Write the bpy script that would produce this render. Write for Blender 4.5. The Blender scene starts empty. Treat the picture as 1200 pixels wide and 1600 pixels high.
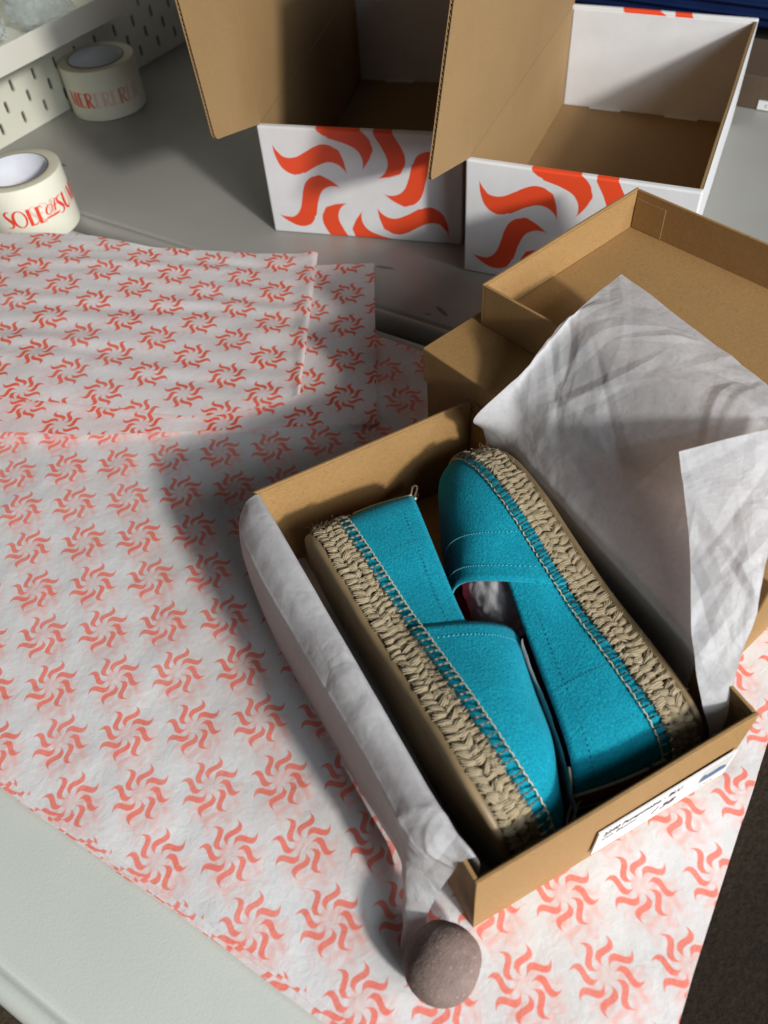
import bpy, bmesh, math, random
from mathutils import Vector, Matrix, noise
random.seed(7)
scn = bpy.context.scene
COL = scn.collection
R = math.radians
rnd = random.uniform

# ------------------------------------------------------------------ camera
cam = bpy.data.cameras.new("camera"); cam_o = bpy.data.objects.new("camera", cam); COL.objects.link(cam_o)
cam.sensor_fit = 'VERTICAL'; cam.sensor_height = 36.0; cam.lens = 36.0 * 1264.36 / 1600
cam.clip_start = 0.02; cam.clip_end = 60
PITCH, ROLL, CAMZ = R(50.3287), R(-5.68776), 0.51849
fw = Vector((0, math.cos(PITCH), -math.sin(PITCH))); rt = Vector((1, 0, 0)); up = rt.cross(fw)
rt2 = rt * math.cos(ROLL) + up * math.sin(ROLL); up2 = up * math.cos(ROLL) - rt * math.sin(ROLL)
mw = Matrix((rt2, up2, -fw)).transposed().to_4x4(); mw.translation = (0, 0, CAMZ)
cam_o.matrix_world = mw
cam.dof.use_dof = True; cam.dof.focus_distance = 0.62; cam.dof.aperture_fstop = 8.0
scn.camera = cam_o

# ------------------------------------------------------------------ light
w = bpy.data.worlds.new("World"); scn.world = w; w.use_nodes = True
bg = w.node_tree.nodes['Background']; bg.inputs[0].default_value = (0.80, 0.88, 1.0, 1); bg.inputs[1].default_value = 0.032
TO_LIGHT = Vector((0.487, -0.741, 0.463)).normalized()
TARGET = Vector((0.02, 0.50, 0.05))
def aim(o, target):
    o.rotation_euler = (target - o.location).to_track_quat('-Z', 'Y').to_euler()
def area(name, loc, target, sx, sy, power, col, shape='RECTANGLE'):
    l = bpy.data.lights.new(name, 'AREA'); l.shape = shape; l.size = sx; l.size_y = sy; l.energy = power; l.color = col
    o = bpy.data.objects.new(name, l); COL.objects.link(o); o.location = loc; aim(o, target); return o
area("low_sun_lamp", TARGET + TO_LIGHT * 5.0, TARGET, 0.45, 0.45, 232.0, (1.0, 0.955, 0.89), 'DISK')
area("window_lamp", Vector((1.35, -1.15, 1.15)), Vector((0.0, 0.35, 0)), 1.6, 1.2, 52.0, (0.86, 0.93, 1.0))
scn.view_settings.view_transform = 'Standard'; scn.view_settings.look = 'None'
scn.view_settings.exposure = 0.06; scn.view_settings.gamma = 1.0
scn.render.engine = 'CYCLES'; scn.cycles.use_denoising = True; scn.cycles.max_bounces = 8
scn.cycles.diffuse_bounces = 5; scn.cycles.transparent_max_bounces = 8

# ------------------------------------------------------------------ object helpers
def tag(o, label, cat, group=None, kind=None):
    o['label'] = label; o['category'] = cat
    if group: o['group'] = group
    if kind: o['kind'] = kind
    return o
def thing(name, label, cat, M=None, group=None):
    o = bpy.data.objects.new(name, None); COL.objects.link(o); o.empty_display_size = 0.01
    if M is not None: o.matrix_world = M
    return tag(o, label, cat, group)
def frame(o, x, y, z):                      # matrix from an origin and three axes
    m = Matrix((Vector(x), Vector(y), Vector(z))).transposed().to_4x4(); m.translation = Vector(o); return m
def link(name, me, mat, parent=None):
    o = bpy.data.objects.new(name, me); COL.objects.link(o)
    mats = mat if isinstance(mat, (list, tuple)) else [mat]
    if not me.materials:
        for m in mats: me.materials.append(m)
    if parent: o.parent = parent
    return o
def mesh(name, verts, faces, mat, parent=None, smooth=True, uv=None, mi=None):
    me = bpy.data.meshes.new(name); me.from_pydata([tuple(v) for v in verts], [], faces)
    if uv:
        lay = me.uv_layers.new(name="pat")
        for l in me.loops: lay.data[l.index].uv = uv[l.vertex_index]
    me.polygons.foreach_set('use_smooth', [smooth] * len(me.polygons))
    o = link(name, me, mat, parent)
    if mi: me.polygons.foreach_set('material_index', mi)
    me.update(); return o
def bev(o, wd=0.0006, seg=2):
    m = o.modifiers.new('bevel', 'BEVEL'); m.width = wd; m.segments = seg; m.limit_method = 'ANGLE'; m.angle_limit = R(40); return o
def solid(o, t, off=0, mo=0, mr=0):
    m = o.modifiers.new('solid', 'SOLIDIFY'); m.thickness = t; m.offset = off; m.material_offset = mo; m.material_offset_rim = mr; return o
def fixn(o):
    bm = bmesh.new(); bm.from_mesh(o.data); bmesh.ops.recalc_face_normals(bm, faces=bm.faces); bm.to_mesh(o.data); bm.free(); return o
class MB:
    def __init__(s): s.v = []; s.f = []
    def quad(s, a, b, c, d):
        n = len(s.v); s.v += [a, b, c, d]; s.f.append((n, n+1, n+2, n+3))
    def box(s, x0, x1, y0, y1, z0, z1):
        n = len(s.v); s.v += [(x, y, z) for z in (z0, z1) for y in (y0, y1) for x in (x0, x1)]
        s.f += [tuple(n+i for i in q) for q in ((0,2,3,1),(4,5,7,6),(0,1,5,4),(2,6,7,3),(0,4,6,2),(1,3,7,5))]
    def tube(s, pts, r, n=6, cap=True):
        pts = [Vector(p) for p in pts]; rr = r if isinstance(r, (list, tuple)) else [r]*len(pts)
        base = len(s.v); up_ = Vector((0, 0, 1))
        for i, p in enumerate(pts):
            t = (pts[min(i+1, len(pts)-1)] - pts[max(i-1, 0)]).normalized()
            a = t.cross(up_)
            if a.length < 1e-4: a = t.cross(Vector((1, 0, 0)))
            a.normalize(); b = t.cross(a)
            for k in range(n):
                an = 2*math.pi*k/n; s.v.append(p + (a*math.cos(an) + b*math.sin(an))*rr[i])
        for i in range(len(pts)-1):
            for k in range(n):
                q = base+i*n; s.f.append((q+k, q+(k+1)%n, q+n+(k+1)%n, q+n+k))
        if cap:
            s.f.append(tuple(base+k for k in range(n))[::-1]); s.f.append(tuple(base+(len(pts)-1)*n+k for k in range(n)))
    def grid(s, P, closed=False):
        n = len(s.v); h = len(P); wd = len(P[0])
        for row in P: s.v += row
        for i in range(h-1):
            for j in range(wd if closed else wd-1):
                k = (j+1) % wd; s.f.append((n+i*wd+j, n+i*wd+k, n+(i+1)*wd+k, n+(i+1)*wd+j))
    def build(s, name, mat, parent=None, smooth=True): return mesh(name, s.v, s.f, mat, parent, smooth)
def warp(p, amp, sc=9.0, seed=0.0):
    q = Vector(p)*sc + Vector((seed, seed*1.7, -seed)); n = noise.noise_vector(q); return Vector(p) + n*amp
def panel(name, x0, x1, y0, y1, z0, z1, mat, parent, seg=0.018, amp=0.0005, bw=0.0005, seed=0.0, W=None):
    """a board with real thickness, cut fine enough to bow a little"""
    bm = bmesh.new(); bmesh.ops.create_cube(bm, size=1)
    bmesh.ops.scale(bm, vec=(x1-x0, y1-y0, z1-z0), verts=bm.verts); bmesh.ops.translate(bm, vec=((x0+x1)/2, (y0+y1)/2, (z0+z1)/2), verts=bm.verts)
    for ax, ln in ((0, x1-x0), (1, y1-y0), (2, z1-z0)):
        k = int(ln/seg)
        if k > 1:
            lo = (x0, y0, z0)[ax]
            for i in range(1, k):
                co = [0, 0, 0]; co[ax] = lo+ln*i/k; no = [0, 0, 0]; no[ax] = 1
                bmesh.ops.bisect_plane(bm, geom=bm.verts[:]+bm.edges[:]+bm.faces[:], plane_co=co, plane_no=no)
    for v in bm.verts:
        v.co = warp(v.co, amp, 9, seed)
        if W: v.co = Vector(W(v.co))
    me = bpy.data.meshes.new(name); bm.to_mesh(me); bm.free()
    o = link(name, me, mat, parent); bev(o, bw); return o
def catmull(pts, n, closed=False):
    P = [Vector(p) for p in pts]; m = len(P); out = []
    segs = m if closed else m-1
    for i in range(n):
        t = i/n*segs if closed else i/(n-1)*segs
        k = min(int(t), segs-1); u = t-k
        g = (lambda j: P[j % m]) if closed else (lambda j: P[max(0, min(m-1, j))])
        a, b, c, d = g(k-1), g(k), g(k+1), g(k+2)
        out.append(0.5*((2*b)+(c-a)*u+(2*a-5*b+4*c-d)*u*u+(3*b-a-3*c+d)*u**3))
    return out
def loft(rows, nu, nv):
    """smooth surface through rows of control points"""
    R1 = [catmull(r, nu) for r in rows]
    cols = [catmull([r[i] for r in R1], nv) for i in range(nu)]
    return [[cols[i][j] for i in range(nu)] for j in range(nv)]
def sstep(a, b, x):
    t = max(0, min(1, (x-a)/(b-a))); return t*t*(3-2*t)
def ridged(p, sc, oct_=3):
    a = 1.0; s = 0; q = Vector(p)*sc
    for _ in range(oct_):
        s += a*(1-abs(noise.noise(q))*2); q = q*2.1+Vector((5.2, 1.3, 7.7)); a *= 0.5
    return s
def facet(p, sc, seed=0.0):
    """flat-sided creases, as in crumpled paper"""
    d, _ = noise.voronoi(Vector(p)*sc+Vector((seed, seed, seed)))
    return d[1]-d[0]

# ------------------------------------------------------------------ material helpers
class NT:
    def __init__(s, name, rough=0.6, base=(0.5, 0.5, 0.5)):
        s.m = bpy.data.materials.new(name); s.m.use_nodes = True; s.t = s.m.node_tree
        s.p = s.t.nodes['Principled BSDF']; s.out = s.t.nodes['Material Output']
        s.p.inputs['Roughness'].default_value = rough; s.p.inputs['Base Color'].default_value = (*base, 1)
        s.tc = None
    def n(s, typ, **kw):
        nd = s.t.nodes.new(typ)
        for k, v in kw.items(): setattr(nd, k, v)
        return nd
    def l(s, a, b): s.t.links.new(a, b)
    def coord(s, which='Object'):
        if not s.tc: s.tc = s.n('ShaderNodeTexCoord')
        return s.tc.outputs[which]
    def mapping(s, vec, scale=(1, 1, 1), loc=(0, 0, 0), rot=(0, 0, 0)):
        m = s.n('ShaderNodeMapping'); s.l(vec, m.inputs[0]); m.inputs['Scale'].default_value = scale
        m.inputs['Location'].default_value = loc; m.inputs['Rotation'].default_value = rot; return m.outputs[0]
    def noise(s, sc, vec=None, det=3, rough=0.55, dist=0):
        nd = s.n('ShaderNodeTexNoise'); s.l(vec if vec is not None else s.coord(), nd.inputs['Vector'])
        nd.inputs['Scale'].default_value = sc; nd.inputs['Detail'].default_value = det; nd.inputs['Roughness'].default_value = rough
        nd.inputs['Distortion'].default_value = dist; return nd.outputs['Fac']
    def math(s, op, a, b=None, clamp=False):
        nd = s.n('ShaderNodeMath', operation=op); nd.use_clamp = clamp
        for i, x in enumerate((a, b)):
            if x is None: continue
            if isinstance(x, (int, float)): nd.inputs[i].default_value = x
            else: s.l(x, nd.inputs[i])
        return nd.outputs[0]
    def ramp(s, fac, stops):
        nd = s.n('ShaderNodeValToRGB'); e = nd.color_ramp.elements
        while len(e) < len(stops): e.new(0.5)
        for k, (pos, c) in enumerate(stops):
            e[k].position = pos; e[k].color = (*c, 1) if isinstance(c, (tuple, list)) else (c, c, c, 1)
        s.l(fac, nd.inputs[0]); return nd.outputs[0]
    def mix(s, fac, a, b, mode='MIX'):
        nd = s.n('ShaderNodeMix', data_type='RGBA', blend_type=mode)
        for i, x in ((0, fac), (6, a), (7, b)):
            if isinstance(x, (int, float)): nd.inputs[i].default_value = x
            elif isinstance(x, tuple): nd.inputs[i].default_value = (*x, 1)
            else: s.l(x, nd.inputs[i])
        return nd.outputs[2]
    def col(s, c): s.l(c, s.p.inputs['Base Color'])
    def bump(s, h, strength=0.3, dist=0.001, prev=None):
        nd = s.n('ShaderNodeBump'); nd.inputs['Strength'].default_value = strength; nd.inputs['Distance'].default_value = dist
        s.l(h, nd.inputs['Height'])
        if prev is not None: s.l(prev, nd.inputs['Normal'])
        s.l(nd.outputs[0], s.p.inputs['Normal']); return nd.outputs[0]

def sun_group():
    """ink mask of one sun of eight S-shaped rays; vector is in units of the sun's radius"""
    g = bpy.data.node_groups.new("printed_sun", 'ShaderNodeTree')
    g.interface.new_socket("Vector", in_out='INPUT', socket_type='NodeSocketVector')
    g.interface.new_socket("Phase", in_out='INPUT', socket_type='NodeSocketFloat')
    g.interface.new_socket("Soft", in_out='INPUT', socket_type='NodeSocketFloat')
    g.interface.new_socket("Mask", in_out='OUTPUT', socket_type='NodeSocketFloat')
    gi = g.nodes.new('NodeGroupInput'); go = g.nodes.new('NodeGroupOutput')
    def M(op, a, b=None, c=None):
        nd = g.nodes.new('ShaderNodeMath'); nd.operation = op
        for i, x in enumerate((a, b, c)):
            if x is None: continue
            if isinstance(x, (int, float)): nd.inputs[i].default_value = x
            else: g.links.new(x, nd.inputs[i])
        return nd.outputs[0]
    sx = g.nodes.new('ShaderNodeSeparateXYZ'); g.links.new(gi.outputs['Vector'], sx.inputs[0]); x, y = sx.outputs[0], sx.outputs[1]
    r = M('SQRT', M('ADD', M('MULTIPLY', x, x), M('MULTIPLY', y, y)))
    th = M('MULTIPLY', M('ARCTAN2', y, x), 8/(2*math.pi))
    rs = (.22, .31, .40, .51, .58, .63, .68, .75, .84, .92, 1.0)
    mid = (0, -9.5, -8.2, 1.9, 10, 16.4, 23.3, 27.8, 28.2, 24.8, 19.2); hw = (0, 4.6, 9.2, 16.0, 17.8, 14.8, 10.8, 7.3, 4.6, 2.5, 0)
    def curve(vals, f):
        nd = g.nodes.new('ShaderNodeFloatCurve'); c = nd.mapping.curves[0]
        while len(c.points) < len(rs): c.points.new(0.5, 0.5)
        for p, a, b in zip(c.points, rs, vals): p.location = (a, f(b)); p.handle_type = 'AUTO'
        nd.mapping.update(); g.links.new(M('MINIMUM', r, 1.0), nd.inputs['Value']); return nd.outputs[0]
    cm = M('SUBTRACT', M('MULTIPLY', curve(mid, lambda v: (v+15)/50), 50/45), 15/45)
    ch = M('MULTIPLY', curve(hw, lambda v: v/20), 20/45)
    t = M('SUBTRACT', M('SUBTRACT', th, cm), gi.outputs['Phase'])
    c = M('ABSOLUTE', M('SUBTRACT', M('FRACT', M('ADD', t, 40.5)), 0.5))
    d = M('MULTIPLY', M('MULTIPLY', M('SUBTRACT', ch, c), r), 0.785)
    ms = M('DIVIDE', M('SUBTRACT', d, 0.002), gi.outputs['Soft'])
    ms = M('MINIMUM', M('MAXIMUM', M('ADD', ms, 0.5), 0.0), 1.0)
    ok = M('MULTIPLY', M('GREATER_THAN', r, 0.20), M('LESS_THAN', r, 1.0))
    g.links.new(M('MULTIPLY', ms, ok), go.inputs['Mask']); return g
SUN = sun_group()
def sun_node(nt, vec, phase, soft=0.03):
    nd = nt.n('ShaderNodeGroup'); nd.node_tree = SUN; nt.l(vec, nd.inputs['Vector'])
    nd.inputs['Phase'].default_value = phase; nd.inputs['Soft'].default_value = soft; return nd.outputs['Mask']
CELLX, CELLY, RSUN = 0.0749, 0.0544, 0.0208
def sun_lattice(nt, uvvec, off=(0, 0), soft=0.035):
    """suns on a staggered grid, from a flat paper coordinate in metres"""
    sx = nt.n('ShaderNodeSeparateXYZ'); nt.l(uvvec, sx.inputs[0])
    u = nt.math('DIVIDE', nt.math('ADD', sx.outputs[0], off[0]), CELLX); v = nt.math('DIVIDE', nt.math('ADD', sx.outputs[1], off[1]), CELLY)
    a = nt.math('ADD', u, v); b = nt.math('SUBTRACT', u, v)
    fa = nt.math('SUBTRACT', a, nt.math('ROUND', a)); fb = nt.math('SUBTRACT', b, nt.math('ROUND', b))
    x = nt.math('MULTIPLY', nt.math('ADD', fa, fb), 0.5*CELLX/RSUN); y = nt.math('MULTIPLY', nt.math('SUBTRACT', fa, fb), 0.5*CELLY/RSUN)
    cx = nt.n('ShaderNodeCombineXYZ'); nt.l(x, cx.inputs[0]); nt.l(y, cx.inputs[1])
    return sun_node(nt, cx.outputs[0], 1.8/45, soft)

def kraft_mat(name, a, b, rough=0.72, fib=1.0):
    t = NT(name, rough); o = t.coord()
    f1 = t.noise(420, o, 4, 0.7); f2 = t.noise(820, t.mapping(o, (0.3, 1, 1), rot=(0.3, 0.2, 0.7)), 3, 0.65)
    f3 = t.noise(7, o, 4, 0.6); f4 = t.noise(55, o, 3, 0.6)
    c = t.mix(t.ramp(f1, [(0.3, 0.0), (0.7, 1.0)]), a, b)
    c = t.mix(t.math('MULTIPLY', t.ramp(f2, [(0.58, 0.0), (0.68, 1.0)]), 0.50*fib), c, tuple(x*0.52 for x in a))
    c = t.mix(t.math('MULTIPLY', t.ramp(f2, [(0.28, 1.0), (0.40, 0.0)]), 0.45*fib), c, tuple(min(1, x*1.45) for x in b))
    c = t.mix(t.math('MULTIPLY', t.ramp(f3, [(0.35, 0.0), (0.7, 1.0)]), 0.30), c, tuple(x*0.74 for x in a))
    c = t.mix(t.math('MULTIPLY', t.ramp(f4, [(0.62, 0.0), (0.80, 1.0)]), 0.25), c, tuple(min(1, x*1.25) for x in b))
    t.col(c); bp_ = t.bump(f1, 0.14, 0.0004); t.bump(f4, 0.10, 0.002, bp_); return t.m
KRAFT = kraft_mat("kraft_board", (0.285, 0.160, 0.054), (0.345, 0.198, 0.072))
BOARD = kraft_mat("brown_corrugated", (0.275, 0.167, 0.068), (0.325, 0.202, 0.086), 0.8, 0.6)
FLUTE = kraft_mat("corrugated_core", (0.24, 0.13, 0.06), (0.30, 0.17, 0.08), 0.85)
def white_board(name, sun=None):
    t = NT(name, 0.42); o = t.coord(); n1 = t.noise(35, o, 3)
    c = t.mix(t.ramp(n1, [(0.3, 0.0), (0.7, 1.0)]), (0.66, 0.665, 0.675), (0.715, 0.72, 0.73))
    if sun:
        cx, cz, rad = sun
        mp = t.mapping(o, (1/rad,)*3, (-cx/rad, 0, -cz/rad))
        s3 = t.n('ShaderNodeSeparateXYZ'); t.l(mp, s3.inputs[0]); cc = t.n('ShaderNodeCombineXYZ'); t.l(s3.outputs[0], cc.inputs[0]); t.l(s3.outputs[2], cc.inputs[1])
        mk = sun_node(t, cc.outputs[0], -0.012, 0.012)
        c = t.mix(mk, c, (0.78, 0.075, 0.022))
    t.col(c); wv = t.noise(260, t.mapping(o, (1, 1, 0.08)), 2); b = t.bump(wv, 0.05, 0.0005); t.bump(n1, 0.05, 0.002, b); return t.m
WHITE_IN = white_board("white_coated_board")

def tissue_mat(name, ink, ghost=0.0, trans=0.3, printed=True, base=(0.78, 0.775, 0.77)):
    t = NT(name, 0.55); o = t.coord()
    cl = t.noise(38, o, 4, 0.6); fine = t.noise(900, o, 3, 0.6); fib = t.noise(320, o, 4, 0.7)
    c = t.mix(t.ramp(cl, [(0.35, 0.0), (0.7, 1.0)]), tuple(x*0.93 for x in base), base)
    c = t.mix(t.math('MULTIPLY', t.ramp(fib, [(0.42, 0.0), (0.66, 1.0)]), 0.22 if printed else 0.55), c, tuple(x*0.80 for x in base))
    if printed:
        uv = t.n('ShaderNodeUVMap'); uv.uv_map = "pat"; uvv = uv.outputs[0]
        if ghost:
            wob = t.n('ShaderNodeVectorMath', operation='MULTIPLY_ADD'); nz = t.n('ShaderNodeTexNoise'); nz.inputs['Scale'].default_value = 55; t.l(uvv, nz.inputs['Vector'])
            t.l(nz.outputs['Color'], wob.inputs[0]); wob.inputs[1].default_value = (0.004, 0.004, 0); t.l(uvv, wob.inputs[2])
            g1 = sun_lattice(t, wob.outputs[0], (0.0055, 0.0015), 0.18); g2 = sun_lattice(t, wob.outputs[0], (0.0105, 0.0055), 0.35)
            gs = t.math('MULTIPLY', t.math('ADD', t.math('MULTIPLY', g1, 0.7), t.math('MULTIPLY', g2, 0.5)), t.ramp(t.noise(24, o, 3), [(0.3, 0.45), (0.65, 1.0)]))
            c = t.mix(t.math('MULTIPLY', gs, ghost, True), c, (0.80, 0.40, 0.35))
            pk = t.ramp(t.noise(17, o, 4, 0.6), [(0.42, 0.0), (0.75, 1.0)]); c = t.mix(t.math('MULTIPLY', pk, 0.24), c, (0.80, 0.60, 0.57))
        mk = sun_lattice(t, uvv, (0, 0), 0.05)
        mk = t.math('MULTIPLY', mk, t.ramp(fine, [(0.25, 0.80), (0.6, 1.0)]))
        mk = t.math('MULTIPLY', mk, t.ramp(t.noise(16, o, 3), [(0.3, 0.88), (0.65, 1.0)]))
        c = t.mix(mk, c, ink)
    t.col(c)
    b = t.bump(cl, 0.16, 0.004); b = t.bump(fib, 0.12, 0.0006, b); t.bump(t.noise(95, o, 4, 0.6, 0.8), 0.22, 0.0022, b)
    if not printed:
        for sc_, st_, ds_ in ((34, 0.30, 0.0035), (90, 0.22, 0.0016)):
            vo_ = t.n('ShaderNodeTexVoronoi', feature='F2'); vp = t.n('ShaderNodeTexVoronoi', feature='F1')
            wv = t.n('ShaderNodeVectorMath', operation='MULTIPLY_ADD'); nz = t.n('ShaderNodeTexNoise'); nz.inputs['Scale'].default_value = sc_*0.6; t.l(o, nz.inputs['Vector'])
            t.l(nz.outputs['Color'], wv.inputs[0]); wv.inputs[1].default_value = (0.012, 0.012, 0.012); t.l(o, wv.inputs[2])
            for q in (vo_, vp): q.inputs['Scale'].default_value = sc_; t.l(wv.outputs[0], q.inputs['Vector'])
            msk = t.ramp(t.noise(11, o, 3), [(0.42, 0.15), (0.62, 1.0)])
            b = t.bump(t.math('MULTIPLY', t.math('SUBTRACT', vo_.outputs['Distance'], vp.outputs['Distance']), msk), st_, ds_, b)
    if trans > 0:
        tr = t.n('ShaderNodeBsdfTranslucent'); t.l(t.mix(1.0, c, (1.0, 0.93, 0.90), 'MULTIPLY'), tr.inputs['Color'])
        mx = t.n('ShaderNodeMixShader'); mx.inputs[0].default_value = trans
        t.l(t.p.outputs[0], mx.inputs[1]); t.l(tr.outputs[0], mx.inputs[2]); t.l(mx.outputs[0], t.out.inputs['Surface'])
    return t.m
STACK_PAPER = tissue_mat("tissue_printed_reverse", (0.82, 0.185, 0.13), ghost=0.85, trans=0.0, base=(0.715, 0.712, 0.708))
FACE_PAPER = tissue_mat("tissue_printed_face", (0.82, 0.095, 0.025), ghost=0.30, trans=0.25, base=(0.80, 0.785, 0.785))
PLAIN_PAPER = tissue_mat("tissue_plain_white", (1, 1, 1), trans=0.48, printed=False, base=(0.77, 0.775, 0.79))
def simple(name, base, rough=0.5, nscale=0, var=0.08, bump=0, bscale=None, bd=0.001, **kw):
    t = NT(name, rough, base)
    if nscale:
        n1 = t.noise(nscale, None, 4); t.col(t.mix(t.ramp(n1, [(0.3, 0.0), (0.7, 1.0)]), tuple(x*(1-var) for x in base), tuple(min(1, x*(1+var)) for x in base)))
    if bump: t.bump(t.noise(bscale or nscale, None, 3), bump, bd)
    for k, v in kw.items(): t.p.inputs[k].default_value = v
    return t.m

# ------------------------------------------------------------------ frames of the place
TV = Vector((0.8151, -0.5793, 0)); NV = Vector((0.5793, 0.8151, 0)); ZV = Vector((0, 0, 1))   # along and across the tables
TABLE = frame((0, 0, 0), TV, NV, ZV)
a_ = R(23.418); B1 = Vector((math.cos(a_), math.sin(a_), 0)); B2 = Vector((-math.sin(a_), math.cos(a_), 0))
BOX = frame((0.0273, 0.1107, 0), B1, B2, ZV); BW, BD, BH = 0.1835, 0.300, 0.0903

# ------------------------------------------------------------------ floor and an unseen wall added to shade it
def carpet():
    t = NT("brown_carpet", 0.95); o = t.coord(); n1 = t.noise(160, o, 4, 0.7); n2 = t.noise(6, o, 3)
    c = t.mix(t.ramp(n1, [(0.3, 0.0), (0.7, 1.0)]), (0.040, 0.026, 0.015), (0.115, 0.076, 0.045))
    t.col(t.mix(t.math('MULTIPLY', n2, 0.4), c, (0.045, 0.032, 0.022))); t.bump(n1, 0.9, 0.006); return t.m
m = MB(); m.box(-4, 4, -3, 5, -0.80, -0.74); f_ = m.build("floor", carpet(), None, False); f_['kind'] = 'structure'
m = MB(); m.box(-2.2, 2.2, -0.05, 0.05, -0.739, 0.20); wl = m.build("added_shade_wall", simple("wall_paint", (0.55, 0.54, 0.52), 0.8, 8, 0.03), None, False)  # unseen wall, added to keep the low sun off the right-hand floor
hd = Vector((TO_LIGHT.x, TO_LIGHT.y, 0)).normalized(); wl.location = Vector((0.0, 0.0, 0)) + hd*1.20
wl.rotation_euler = (0, 0, math.atan2(hd.y, hd.x)+math.pi/2); wl['kind'] = 'structure'

# ------------------------------------------------------------------ tables
def plastic(name, scuffs=(), a=(0.555, 0.585, 0.525), b_=(0.60, 0.625, 0.57)):
    t = NT(name, 0.42); o = t.coord(); n1 = t.noise(7, o, 4); g = t.noise(650, o, 2, 0.6, 0.4)
    c = t.mix(t.ramp(n1, [(0.3, 0.0), (0.7, 1.0)]), a, b_)
    for (x, y, rot, lx, ly) in scuffs:
        q = t.mapping(o, (1/lx, 1/ly, 0), (0, 0, 0)); mp = t.n('ShaderNodeMapping', vector_type='TEXTURE'); t.l(o, mp.inputs[0])
        mp.inputs['Location'].default_value = (x, y, 0); mp.inputs['Rotation'].default_value = (0, 0, rot); mp.inputs['Scale'].default_value = (lx, ly, 1)
        sx = t.n('ShaderNodeSeparateXYZ'); t.l(mp.outputs[0], sx.inputs[0])
        r2 = t.math('ADD', t.math('POWER', sx.outputs[0], 2.0), t.math('POWER', sx.outputs[1], 2.0))
        k = t.math('SUBTRACT', t.math('ADD', 1.0, t.math('MULTIPLY', t.noise(90, o, 4), 1.2)), t.math('ADD', t.math('MULTIPLY', r2, 1.0), 0.6))
        c = t.mix(t.math('MULTIPLY', t.math('MULTIPLY', k, 2.0, True), 0.8), c, (0.05, 0.055, 0.06))
    t.col(c); b = t.bump(g, 0.15, 0.0008); t.bump(n1, 0.05, 0.006, b); return t.m
def folding_table(name, label, t0, t1, n0, n1, ztop, mat, group):
    """moulded top with a grooved, rounded rim, and folding legs below"""
    root = thing(name, label, 'table', TABLE, group)
    prof = [(-0.060, 0), (-0.020, 0), (-0.0175, -0.0005), (-0.0160, -0.0022), (-0.0140, -0.0024), (-0.0125, -0.0006), (-0.0095, 0.0002), (-0.0055, -0.0008), (-0.002, -0.0040), (0, -0.0085), (0, -0.026), (-0.003, -0.032), (-0.02, -0.034)]
    rad = 0.035; rows = []
    for d, dz in prof:
        row = []; r = max(0.004, rad+d)
        dd = d
        for cx, cy, s in ((t1, n1, 0), (t0, n1, 1), (t0, n0, 2), (t1, n0, 3)):
            sx, sy = (1 if cx == t1 else -1), (1 if cy == n1 else -1)
            for k in range(9):
                an = math.pi/2*(s+k/8); row.append((cx+sx*(dd-r)+r*math.cos(an), cy+sy*(dd-r)+r*math.sin(an), ztop+dz))
        rows.append(row)
    m = MB(); m.grid(rows, True); k = len(rows[0]); m.f.append(tuple(range(k))[::-1]); fixn(m.build("tabletop", mat, root))
    for ex in (t0+0.22, t1-0.22):
        for ey in (n0+0.07, n1-0.07):
            g = MB(); g.tube([(ex, ey, ztop-0.033), (ex, ey, -0.739)], 0.0125, 12); g.build("leg", LEG, root)
    return root
LEG = simple("grey_leg_metal", (0.30, 0.31, 0.32), 0.4, Metallic=0.6)
folding_table("folding_table", "pale grey plastic folding table in front under the stack of printed tissue", -1.55, 0.0700, -0.066, 0.5705, -0.010, plastic("table_plastic"), None)
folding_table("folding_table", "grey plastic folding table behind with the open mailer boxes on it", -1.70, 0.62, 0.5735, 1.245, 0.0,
    plastic("desk_plastic", [(-0.485, 0.735, 0.9, 0.020, 0.0035), (-0.43, 0.652, 0.2, 0.013, 0.003), (-0.335, 0.6105, -0.5, 0.011, 0.0028), (-0.346, 0.6, 0.1, 0.005, 0.0015), (-0.95, 0.668, 0.0, 0.008, 0.003)], (0.285, 0.278, 0.252), (0.315, 0.308, 0.282)), None)

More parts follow.
